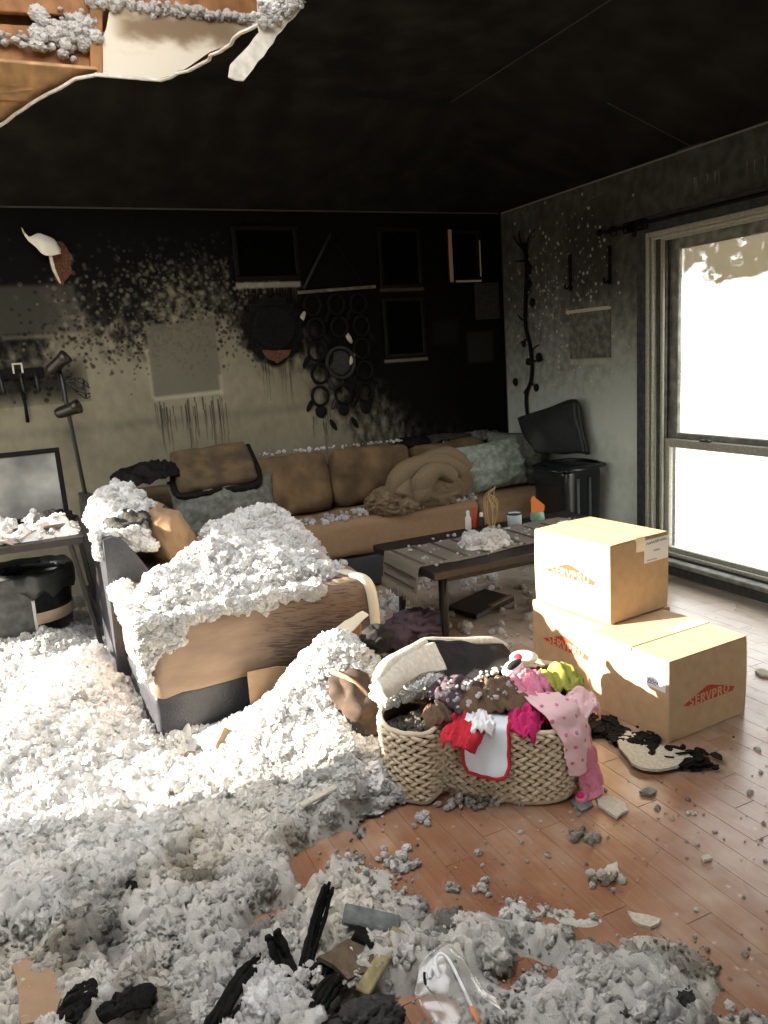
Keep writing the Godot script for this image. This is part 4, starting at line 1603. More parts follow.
	gb = drape(rowsb, 26, 16, 0.012, 16.0)
	st = mb()
	sheet(st, gb, 0.004)
	part("cloth", st, M.rose_cloth, fl)
	st = mb()
	for i in range(2, 26, 4):
		for j in range(2 + (i / 4) % 2 * 2, 16, 5):
			var nn = (gb[i + 1][j] - gb[i][j]).cross(gb[i][j + 1] - gb[i][j]).normalized()
			blob(st, 2, Transform3D(Basis.looking_at(nn, V(0.1, 1, 0.2)), gb[i][j] + nn * 0.0), func(d): return V(d.x * 0.008, d.y * 0.008, d.z * 0.0034))
	part("print", st, M.pink_cloth, fl)
	rowsb = [[V(1.50, 0.26, -1.84), V(1.55, 0.25, -1.86), V(1.59, 0.25, -1.90)], [V(1.50, 0.17, -1.80), V(1.56, 0.16, -1.82), V(1.61, 0.17, -1.88)], [V(1.49, 0.06, -1.785), V(1.56, 0.06, -1.80), V(1.62, 0.07, -1.86)], [V(1.49, 0.02, -1.77), V(1.55, 0.015, -1.78), V(1.62, 0.02, -1.84)]]
	st = mb()
	sheet(st, drape(rowsb, 20, 14, 0.02, 14.0, 5.0), 0.004)
	solo("hanging_cloth", st, M.pink_cloth, "dusky pink cloth trailing from the basket's right end to the floor", "cloth").position = V(-0.05, 0, -0.01)
	var ps = thing("baby_sock", "small pink bootie on the floor at the basket's right foot", "bootie", V(1.45, 0.018, -1.80), 0.3)
	st = mb()
	blob(st, 3, at(V(0, 0, 0)), func(d): return V(d.x * 0.028, d.y * 0.018, d.z * 0.02))
	part("foot", st, M.pink_cloth, ps)
	st = mb()
	blob(st, 3, at(V(-0.012, 0.012, 0)), func(d): return V(d.x * 0.013, d.y * 0.011, d.z * 0.013))
	part("cuff", st, M.magenta_cloth, ps)
	# cream padded cover lying behind the basket, its dark inside showing
	var cb = thing("padded_cover", "cream padded cover with a black lining lying behind the woven basket", "cover", V(0, 0, 0))
	st = mb()
	tube(st, curve([V(0.935, 0.385, -2.22), V(1.02, 0.405, -2.29), V(1.13, 0.415, -2.33), V(1.22, 0.415, -2.37), V(1.36, 0.385, -2.37), V(1.48, 0.365, -2.36), V(1.54, 0.335, -2.33)], 6), [0.012, 0.02, 0.024, 0.026, 0.028, 0.028, 0.028, 0.028, 0.026, 0.026, 0.026, 0.026, 0.024, 0.024, 0.022, 0.022, 0.022, 0.022, 0.020, 0.020, 0.018, 0.018, 0.018, 0.018, 0.018, 0.018, 0.018, 0.018, 0.018, 0.018, 0.018, 0.018, 0.016, 0.014, 0.012, 0.010, 0.008], 10)
	part("rolled_edge", st, M.cream, cb)
	st = mb()
	sheet(st, drape([[V(0.925, 0.395, -2.21), V(1.02, 0.41, -2.27), V(1.15, 0.42, -2.32), V(1.22, 0.42, -2.34)], [V(0.935, 0.375, -2.17), V(1.03, 0.385, -2.23), V(1.15, 0.395, -2.28), V(1.22, 0.39, -2.29)], [V(0.955, 0.345, -2.17), V(1.04, 0.35, -2.22), V(1.15, 0.36, -2.25), V(1.22, 0.35, -2.25)]], 12, 20, 0.008, 9.0, 3.0), 0.012)
	part("side_panel", st, M.cream, cb)
	st = mb()
	sheet(st, drape([[V(1.20, 0.43, -2.35), V(1.34, 0.395, -2.355), V(1.52, 0.345, -2.33)], [V(1.21, 0.36, -2.27), V(1.34, 0.345, -2.25), V(1.52, 0.325, -2.26)], [V(1.20, 0.33, -2.17), V(1.33, 0.325, -2.16), V(1.50, 0.32, -2.20)]], 14, 18, 0.012, 8.0, 8.0), 0.008)
	part("lining", st, M.dark_cloth, cb, "black lining")


func picture_frame(label, x0, x1, y0, y1, depth, m, inner, tilt = 0.0, category = "picture"):
	var c = V((x0 + x1) / 2, (y0 + y1) / 2, ZB + 0.004)
	var t = thing("picture_frame", label, category, c)
	t.rotation.z = tilt
	var w = x1 - x0
	var h = y1 - y0
	var b = 0.028
	for a in [[V(w, b, depth), V(0, h / 2 - b / 2, depth / 2)], [V(w, b, depth), V(0, -h / 2 + b / 2, depth / 2)], [V(b, h - 2 * b, depth), V(-w / 2 + b / 2, 0, depth / 2)], [V(b, h - 2 * b, depth), V(w / 2 - b / 2, 0, depth / 2)]]:
		var st = mb(false)
		box(st, a[0], at(a[1]), 0.005)
		part("frame", st, m, t)
	var s2 = mb(false)
	box(s2, V(w - 2 * b, h - 2 * b, 0.008), at(V(0, 0, 0.005)), 0.001)
	part("picture", s2, inner, t)
	return t


func build_wall_things():
	mat("burnt_picture", rgbc(12, 12, 11), 0.95, "grime", 4.0).metallic_specular = 0.1
	M.black_frame.metallic_specular = 0.2
	M.char.metallic_specular = 0.25
	mat("ash_and_glint", rgbc(188, 184, 168), 0.9)
	mat("warm_edge", rgbc(188, 152, 116), 0.8)
	mat("brown_scorch", rgbc(112, 70, 40), 0.8, "grime", 8.0)
	mat("canvas_grey", rgbc(126, 126, 114), 0.85, "grime", 3.0)
	picture_frame("black burnt picture frame, widest on the back wall, above the scorched round plaque", 1.385, 1.83, 1.99, 2.335, 0.024, M.black_frame, M.burnt_picture)
	picture_frame("black burnt picture frame high up, directly above another black frame", 2.425, 2.765, 1.915, 2.33, 0.022, M.black_frame, M.burnt_picture)
	picture_frame("black burnt picture frame, lower of two hung one above the other", 2.428, 2.765, 1.425, 1.85, 0.022, M.black_frame, M.burnt_picture)
	var f = picture_frame("small dark frame with pale left edge near the corner of the back wall", 2.985, 3.26, 1.94, 2.315, 0.03, M.black_frame, M.burnt_picture)
	var st = mb(false)
	box(st, V(0.030, 0.37, 0.004), at(V(-0.125, 0.0, 0.033)), 0.001)
	part("bare_edge", st, M.warm_edge, f, "pale bare wood edge")
	st = mb(false)
	box(st, V(0.010, 0.26, 0.004), at(V(0.128, -0.02, 0.032)), 0.001)
	box(st, V(0.22, 0.014, 0.006), at(V(0.02, -0.180, 0.034)), 0.001)
	part("ash_edge", st, M.ash_and_glint, f)
	st = mb(false)
	box(st, V(0.215, 0.27, 0.012), at(V(3.315, 1.80, ZB + 0.008)), 0.003)
	solo("canvas", st, M.char_grey, "small grey scorched canvas below the pale-edged frame by the corner", "picture")
	# scorched round plaque
	var pl = thing("round_plaque", "charred round plaque with ragged black rim and brown base on the back wall", "plaque", V(1.61, 1.68, ZB + 0.002))
	st = mb(false)
	var ring = []
	for i in 40:
		var a = TAU * i / 40
		var rr = 0.205 + 0.03 * n_a.get_noise_2d(cos(a) * 4, sin(a) * 4) + (0.014 if i % 2 else -0.008)
		ring.append(Vector2(cos(a) * rr, sin(a) * rr * 1.02))
	slab(st, ring, 0.02, at(V(0, 0, 0.01)))
	part("rim", st, M.char, pl)
	st = mb()
	lathe(st, [Vector2(0.15, 0.0), Vector2(0.148, 0.022), Vector2(0.135, 0.028), Vector2(0.118, 0.024), Vector2(0.0, 0.022)], 32, Transform3D(Basis(V(1, 0, 0), V(0, 0, 1), V(0, -1, 0)), V(0.0, 0.0, 0.012)))
	part("disc", st, M.char, pl)
	st = mb(false)
	slab(st, ragged([Vector2(-0.10, -0.14), Vector2(0.10, -0.15), Vector2(0.085, -0.19), Vector2(0.0, -0.235), Vector2(-0.08, -0.19)], 0.004, 0.03, 4), 0.026, at(V(0, 0, 0.016)))
	part("scorched_base", st, M.brown_scorch, pl, "brown scorched lower edge")
	# wall hanging: cord triangle, bar, columns of openwork
	var wh = thing("wall_hanging", "charred openwork wall hanging of rings on a triangle of cord", "wall hanging", V(0, 0, ZB + 0.003))
	st = mb()
	tube(st, [V(2.075, 2.285, 0.01), V(1.96, 2.11, 0.012), V(1.846, 1.93, 0.014)], 0.010, 6)
	part("cord", st, M.char_grey, wh)
	st = mb()
	tube(st, [V(2.075, 2.285, 0.01), V(2.18, 2.11, 0.012), V(2.285, 1.94, 0.014)], 0.007, 6)
	part("cord", st, M.char, wh)
	st = mb(false)
	bar(st, V(1.80, 1.905, 0.012), V(2.385, 1.93, 0.012), 0.022, 0.018, 0.004)
	part("bar", st, M.canvas_grey, wh)
	var ringat = func(x, y, a, b, r, m, nm):
		var s = mb()
		var ps = []
		for i in 25:
			ps.append(V(x + cos(TAU * i / 24) * a, y + sin(TAU * i / 24) * b, 0.014))
		tube(s, ps, r, 6, false)
		part(nm, s, m, wh)
	var col = [1.90, 2.075, 2.245]
	for i in 3:
		for k in 5:
			var y = 1.82 - k * 0.155
			if i == 1 and k > 1 and k < 4:
				continue
			ringat.call(col[i] + 0.012 * (k % 2), y, 0.060, 0.066, 0.011, M.char, "ring")
	ringat.call(2.075, 1.42, 0.105, 0.105, 0.013, M.char_grey, "ring")
	st = mb()
	blob(st, 3, at(V(2.075, 1.42, 0.006)), func(d): return V(d.x * 0.085, d.y * 0.085, d.z * 0.010))
	part("boss", st, M.char_grey, wh)
	for i in 3:
		for k in 6:
			var y = 1.74 - k * 0.150
			st = mb()
			blob(st, 2, at(V(col[i] + (0.085 if k % 2 else -0.08) * (1 if i != 1 else 0.9), y, 0.008), 0, 0, 0.5 if k % 2 else -0.5), func(d): return V(d.x * 0.018, d.y * 0.048, d.z * 0.009))
			part("leaf", st, M.ash_and_glint if (i * 5 + k * 3) % 8 == 0 else M.char_grey if (i * 2 + k) % 3 == 0 else M.char, wh)  # the few palest leaves are painted glints, the others charred
	for i in 3:
		st = mb()
		blob(st, 2, at(V(col[i], 1.10, 0.008)), func(d): return V(d.x * 0.045, d.y * (0.03 if d.y > 0 else 0.055), d.z * 0.011))
		part("pendant", st, M.char, wh)
	# curl of peeled paint and the bare patch behind it
	var fp = thing("peeled_paint", "curl of peeled white paint over a dark bare patch, high on the back wall", "peeled paint", V(0, 0, ZB))
	st = mb(false)
	slab(st, ragged([Vector2(0.30, 2.26), Vector2(0.36, 2.24), Vector2(0.40, 2.17), Vector2(0.385, 2.06), Vector2(0.33, 1.99), Vector2(0.29, 2.02), Vector2(0.27, 2.12)], 0.008, 0.02, 6), 0.004, at(V(0, 0, 0.002)))
	part("bare_patch", st, M.brown_scorch, fp)
	st = mb()
	sheet(st, drape([[V(0.150, 2.32, 0.012), V(0.151, 2.29, 0.018), V(0.158, 2.262, 0.028)], [V(0.175, 2.262, 0.05), V(0.19, 2.245, 0.065), V(0.205, 2.20, 0.06)], [V(0.24, 2.275, 0.075), V(0.245, 2.22, 0.10), V(0.255, 2.155, 0.07)], [V(0.31, 2.245, 0.05), V(0.32, 2.21, 0.07), V(0.33, 2.165, 0.05)], [V(0.338, 2.205, 0.01), V(0.34, 2.19, 0.02), V(0.338, 2.168, 0.02)]], 18, 10, 0.006, 12.0), 0.003)
	part("curl", st, M.paint_white, fp, "white underside of the curl")
	st = mb()
	sheet(st, drape([[V(0.272, 2.165, 0.04), V(0.290, 2.16, 0.045)], [V(0.280, 2.08, 0.03), V(0.298, 2.08, 0.035)], [V(0.312, 2.00, 0.006), V(0.320, 2.005, 0.010)]], 10, 3), 0.003)
	part("strip", st, M.plaster_white, fp)
	# scorched mount on the left
	var sm = thing("wall_hook", "scorched wall hook rack with a pale bare square, at the far left of the wall", "wall hook", V(0, 0, ZB + 0.002))
	st = mb(false)
	box(st, V(0.30, 0.06, 0.016), at(V(0.0, 1.49, 0.008)), 0.004)
	part("rail", st, M.char, sm)
	for a in [-0.09, 0.02, 0.10]:
		st = mb()
		tube(st, curve([V(a, 1.49, 0.012), V(a, 1.46, 0.045), V(a + 0.005, 1.41, 0.055), V(a + 0.01, 1.385, 0.04), V(a + 0.008, 1.40, 0.02)], 4), 0.009, 6)
		part("hook", st, M.metal_black, sm)
	st = mb()
	tube(st, [V(0.015, 1.40, 0.012), V(0.02, 1.30, 0.012), V(0.018, 1.20, 0.010)], [0.016, 0.010, 0.012], 6)
	part("drip", st, M.char, sm)
	st = mb(false)
	for a in [[V(0.056, 0.010, 0.004), V(0.01, 1.548, 0.018)], [V(0.010, 0.055, 0.004), V(-0.014, 1.52, 0.018)], [V(0.010, 0.055, 0.004), V(0.034, 1.52, 0.018)]]:
		box(st, a[0], at(a[1]), 0.001)
	part("pale_square", st, M.ash_and_glint, sm)
	# right wall
	var gl = thing("burnt_garland", "burnt black garland hanging down the right wall beside the corner", "garland", V(XR, 0, 0))
	st = mb()
	tube(st, curve([V(-0.02, 2.17, -4.845), V(-0.02, 2.02, -4.815), V(-0.022, 1.80, -4.835), V(-0.02, 1.60, -4.85), V(-0.022, 1.45, -4.80), V(-0.022, 1.32, -4.782), V(-0.02, 1.20, -4.80), V(-0.02, 1.08, -4.865), V(-0.03, 0.96, -4.85), V(-0.05, 0.88, -4.80)], 6), 0.013, 7)
	part("stem", st, M.char, gl)
	for a in [[2.12, -4.84, -0.13, 0.12], [2.10, -4.83, 0.13, 0.15], [2.12, -4.84, -0.05, 0.15], [2.05, -4.82, -0.12, 0.01], [1.95, -4.82, 0.05, -0.12], [1.62, -4.85, -0.09, 0.06], [1.50, -4.82, -0.10, -0.03], [1.38, -4.79, 0.10, 0.07], [1.33, -4.78, 0.14, 0.01], [1.18, -4.80, 0.09, -0.03], [1.15, -4.83, -0.06, -0.06], [1.75, -4.84, 0.06, 0.10]]:
		st = mb()
		tube(st, curve([V(-0.02, a[0], a[1]), V(-0.035, a[0] + a[3] * 0.6, a[1] + a[2] * 0.5), V(-0.02, a[0] + a[3], a[1] + a[2])], 4), [0.008, 0.008, 0.007, 0.007, 0.006, 0.006, 0.005, 0.005, 0.004], 5)
		part("twig", st, M.char, gl)
	for a in [[1.75, -4.76, 0.030], [1.88, -4.79, 0.026], [1.33, -4.83, 0.028], [1.36, -4.70, 0.034], [1.14, -4.74, 0.028], [1.18, -5.005, 0.030], [1.99, -4.80, 0.035], [1.46, -4.88, 0.022]]:
		st = mb()
		blob(st, 2, at(V(-0.018, a[0], a[1])), func(d): return V(d.x * 0.014, d.y * a[2] * (1.0 + 0.4 * n_a.get_noise_3dv(d * 2.0 + V(a[0], 0, 0))), d.z * a[2]))
		part("burnt_leaf", st, M.char, gl)
	var k = 0
	for z in [-4.338, -3.951]:
		var sc = thing("wall_bracket", ["slim black burnt bracket on the right wall, nearer the garland", "slim black burnt bracket on the right wall, nearer the window"][k], "bracket", V(XR, 1.91, z), 0.0, "pair of burnt brackets")
		st = mb(false)
		box(st, V(0.012, 0.235, 0.028), at(V(-0.007, 0, 0), 0.03 * k), 0.004)
		part("plate", st, M.char, sc)
		st = mb()
		tube(st, curve([V(-0.010, -0.09, 0), V(-0.045, -0.105, 0), V(-0.055, -0.075, 0)], 4), 0.006, 6)
		part("prong", st, M.char, sc)
		k += 1
	var ld = thing("wall_ledge", "narrow pale picture ledge with a grey scorched panel beneath, on the right wall", "shelf", V(XR, 0, 0))
	st = mb(false)
	box(st, V(0.03, 0.022, 0.425), at(V(-0.016, 1.652, -4.153)), 0.004)
	part("ledge", st, M.ash_and_glint, ld)
	st = mb(false)
	box(st, V(0.008, 0.30, 0.41), at(V(-0.005, 1.490, -4.153)), 0.002)
	part("panel", st, M.canvas_grey, ld)
	var cr = thing("curtain_rod", "charred curtain rod end with clustered rings at the window's corner", "curtain rod", V(XR, 0, 0))
	st = mb()
	tube(st, [V(-0.065, 2.105, -3.96), V(-0.065, 2.10, -3.72), V(-0.065, 2.095, -2.2)], 0.011, 8)
	part("rod", st, M.char, cr)
	st = mb()
	blob(st, 3, at(V(-0.065, 2.106, -3.975)), func(d): return d * 0.021)
	part("finial", st, M.char, cr)
	for z in [-3.85, -3.74, -3.71, -3.68, -3.64, -3.62, -3.59]:
		st = mb()
		var ps = []
		for i in 17:
			ps.append(V(-0.065 + cos(TAU * i / 16) * 0.024, 2.095 + sin(TAU * i / 16) * 0.028, z + 0.006 * sin(i * 1.0)))
		tube(st, ps, 0.0045, 5, false)
		part("ring", st, M.char, cr)
	st = mb(false)
	box(st, V(0.07, 0.018, 0.02), at(V(-0.035, 2.09, -3.73)), 0.003)
	box(st, V(0.012, 0.09, 0.04), at(V(-0.006, 2.09, -3.73)), 0.003)
	part("bracket", st, M.char, cr)


func build_left_corner():
	# side desk
	var t = thing("side_desk", "dark side desk with splayed black legs at the left, littered with insulation", "desk", V(0, 0, 0))
	var st = mb(false)
	box(st, V(1.25, 0.04, 0.62), at(V(-0.435, 0.675, -4.27), -0.03), 0.006)
	part("desktop", st, M.dark_wood, t)
	for a in [[V(0.115, 0.655, -4.02), V(0.205, 0.0, -4.10)], [V(0.175, 0.655, -4.50), V(0.235, 0.0, -4.56)], [V(-0.98, 0.655, -4.0), V(-1.05, 0.0, -3.98)], [V(-0.98, 0.655, -4.52), V(-1.05, 0.0, -4.56)]]:
		st = mb(false)
		bar(st, a[1], a[0], 0.026, 0.032, 0.004)
		part("leg", st, M.metal_black, t)
	# framed picture leaning on the wall, standing on the desk
	var f = thing("leaning_frame", "framed picture in a dark frame leaning on the wall behind the desk", "picture", V(-0.12, 0.70, -4.50))
	f.rotation.x = -0.16
	var w = 0.54
	var h = 0.385
	for a in [[V(w, 0.026, 0.02), V(0, h - 0.013, 0)], [V(w, 0.026, 0.02), V(0, 0.013, 0)], [V(0.026, h - 0.05, 0.02), V(-w / 2 + 0.013, h / 2, 0)], [V(0.026, h - 0.05, 0.02), V(w / 2 - 0.013, h / 2, 0)]]:
		st = mb(false)
		box(st, a[0], at(a[1]), 0.004)
		part("frame", st, M.black_frame, f)
	st = mb(false)
	box(st, V(w - 0.05, h - 0.05, 0.005), at(V(0, h / 2, -0.002)), 0.001)
	part("glass", st, M.frame_glass, f, "dusty grey glass")
	# papers and rags on the desk
	var k = 0
	for a in [[V(-0.02, 0.715, -4.10), 0.3, M.pink_paper, "pinkish sheet of paper curling on the desk"], [V(-0.20, 0.705, -4.06), -0.5, M.pink_paper, "pale sheet of paper at the desk's outer left"]]:
		st = mb()
		var xf = at(a[0], a[1])
		var rows = []
		for i in 4:
			var r = []
			for j in 4:
				r.append(xf * V(-0.11 + 0.073 * i, 0.012 * i * (j % 2) + 0.02 * sin(i * 1.1 + k), -0.08 + 0.055 * j))
			rows.append(r)
		sheet(st, drape(rows, 10, 10, 0.008, 9.0, k * 5.0), 0.002)
		solo("paper", st, a[2], a[3], "paper")
		k += 1
	st = mb()
	heap(st, V(0.07, 0.735, -4.25), V(0.09, 0.05, 0.07), 0.3, 2.6, 71.0, 3, -0.8)
	solo("rag", st, M.char, "black rag on the desk beside the lamp pole", "rag")
	# lined bin under the desk
	var b = thing("waste_bin", "black bin with bag liner and beige band under the desk", "bin", V(-0.10, 0.0, -4.60))
	st = mb()
	lathe(st, [Vector2(0, 0.02), Vector2(0.17, 0.02), Vector2(0.185, 0.03), Vector2(0.215, 0.40), Vector2(0.222, 0.41), Vector2(0.215, 0.42), Vector2(0.205, 0.41), Vector2(0.17, 0.05), Vector2(0, 0.05)], 36)
	part("body", st, M.bin_black, b)
	st = mb()
	lathe(st, [Vector2(0.1975, 0.155), Vector2(0.201, 0.16), Vector2(0.206, 0.215), Vector2(0.2035, 0.22)], 36)
	part("band", st, M.beige_band, b, "beige band round the bin")
	st = mb()
	var g = []
	for i in 41:
		var a = TAU * i / 40
		var line = []
		var rr = [0.195, 0.222, 0.232, 0.233, 0.228]
		var yy = [0.38, 0.445, 0.425, 0.37, 0.32]
		for q in 5:
			var e = 1.0 + 0.04 * n_a.get_noise_2d(cos(a) * 3 + q, sin(a) * 3)
			line.append(V(cos(a) * rr[q] * e, yy[q] + 0.03 * n_a.get_noise_2d(cos(a) * 2.5 + 9, sin(a) * 2.5 + q * 0.2) * (q * 0.5), sin(a) * rr[q] * e))
		g.append(line)
	sheet(st, g, 0.002)
	part("liner", st, M.bag_grey, b, "grey bin liner folded over the rim")
	# slate-grey panel leaning on the bin
	var p = thing("grey_board", "grey board with a white edge propped before the bin", "board", V(-0.285, 0.0, -4.36), 0.05)
	p.rotation.x = -0.05
	st = mb(false)
	box(st, V(0.36, 0.43, 0.018), at(V(0, 0.215, 0)), 0.002)
	part("face", st, M.slate, p)
	st = mb(false)
	box(st, V(0.016, 0.43, 0.020), at(V(0.187, 0.215, 0), 0.0, 0.0, -0.01), 0.002)
	part("white_edge", st, M.slate_edge, p)
	# spot lamp
	var l = thing("floor_lamp", "black floor lamp with two heads and a bare wire cage, behind the desk", "floor lamp", V(0.30, 0, -4.93))
	st = mb()
	lathe(st, [Vector2(0, 0), Vector2(0.12, 0), Vector2(0.12, 0.015), Vector2(0.02, 0.03), Vector2(0.012, 0.05), Vector2(0, 0.05)], 24)
	part("base", st, M.metal_black, l)
	st = mb()
	tube(st, [V(0, 0.04, 0), V(-0.02, 0.52, 0), V(-0.055, 1.20, 0), V(-0.075, 1.56, 0)], 0.013, 10)
	part("pole", st, M.metal_black, l)
	for a in [[V(-0.078, 1.53, 0.03), V(0.75, 0.6, 0.35), M.lamp_metal], [V(-0.060, 1.262, 0.03), V(0.85, 0.25, 0.45), M.lamp_metal]]:
		var d = a[1].normalized()
		var hd = mb()
		var yb = d
		var xb = yb.cross(V(0, 0, 1)).normalized()
		lathe(hd, [Vector2(0, -0.075), Vector2(0.026, -0.072), Vector2(0.034, -0.05), Vector2(0.036, 0.03), Vector2(0.043, 0.072), Vector2(0.037, 0.072), Vector2(0.03, 0.02), Vector2(0, 0.015)], 20, Transform3D(Basis(xb, yb, xb.cross(yb)), a[0]))
		var head = part("lamp_head", hd, a[2], l)
		hd = mb()
		tube(hd, [a[0] - V(0, 0, 0.03), a[0] - V(0, 0.012, 0.005)], 0.010, 6)
		part("joint", hd, M.metal_black, head)
	# third head: only the bent wire cage is left
	st = mb()
	var c0 = V(-0.01, 1.385, 0.03)
	for i in 6:
		var a = TAU * i / 6
		tube(st, curve([c0 + V(-0.04, 0.04, 0), c0 + V(0.01 + 0.0 * i, 0.045 * cos(a) + 0.02, 0.045 * sin(a)), c0 + V(0.06, 0.055 * cos(a) - 0.01, 0.055 * sin(a)), c0 + V(0.085, 0.03 * cos(a) - 0.02, 0.03 * sin(a))], 4), 0.0035, 5)
	for q in [[0.01, 0.045], [0.06, 0.055]]:
		var ps = []
		for i in 17:
			ps.append(c0 + V(q[0], cos(TAU * i / 16) * q[1] + (0.02 if q[0] < 0.03 else -0.01), sin(TAU * i / 16) * q[1]))
		tube(st, ps, 0.0035, 5, false)
	part("wire_cage", st, M.metal_black, l, "bare wire cage of the burnt third head")


func build_right_corner():
	var b = thing("black_bin", "glossy black plastic bin standing in the corner by the right wall", "bin", V(3.235, 0, -4.12), 0.05)
	var st = mb()
	rbox(st, V(0.33, 0.66, 0.34), 0.05, at(V(0, 0.33, 0)), 4, 6, func(p, e): return V(p.x * (0.92 + 0.12 * (p.y + 0.33)), p.y, p.z * (0.92 + 0.12 * (p.y + 0.33))))
	part("body", st, M.bin_black, b)
	st = mb()
	tube(st, curve([V(-0.17, 0.64, 0.17), V(0.17, 0.65, 0.17), V(0.175, 0.65, -0.17), V(-0.17, 0.64, -0.17), V(-0.175, 0.64, 0.16)], 3), 0.014, 7)
	part("rim", st, M.bin_black, b)
	for x in [-0.06, 0.04]:
		st = mb()
		tube(st, [V(x, 0.58, 0.174), V(x + 0.004, 0.35, 0.168), V(x + 0.006, 0.12, 0.160)], 0.010, 6)
		part("rib", st, M.grey_plastic, b)
	var l = thing("warped_lid", "warped dark lid tipped up behind the glossy black bin", "lid", V(0, 0, 0))
	st = mb()
	sheet(st, drape([[V(3.29, 0.925, -4.74), V(3.36, 1.00, -4.46), V(3.38, 1.06, -4.20)], [V(3.26, 0.84, -4.66), V(3.33, 0.87, -4.42), V(3.38, 0.90, -4.16)], [V(3.27, 0.70, -4.52), V(3.33, 0.70, -4.36), V(3.37, 0.71, -4.08)]], 12, 12, 0.015, 5.0), 0.022)
	part("panel", st, M.lid_green, l)
	st = mb()
	tube(st, curve([V(3.29, 0.925, -4.74), V(3.36, 1.00, -4.46), V(3.38, 1.06, -4.20), V(3.385, 0.90, -4.15), V(3.375, 0.71, -4.07)], 5), 0.014, 6)
	part("lip", st, M.lid_green, l)


func chip(st, c, r, t, sd, rx = 0.0, rz = 0.0, turn = 0.0):   # a flat broken flake
	var q := RandomNumberGenerator.new()
	q.seed = sd
	var n = q.randi_range(6, 9)
	var poly = []
	for i in n:
		var a = TAU * (i + q.randf_range(-0.3, 0.3)) / n
		poly.append(Vector2(cos(a), sin(a) * 0.7) * r * q.randf_range(0.6, 1.15))
	slab(st, ragged(poly, r * 0.05, r * 0.35, sd), t, Transform3D(Basis.from_euler(V(-PI / 2 + rx, turn, rz)), c))


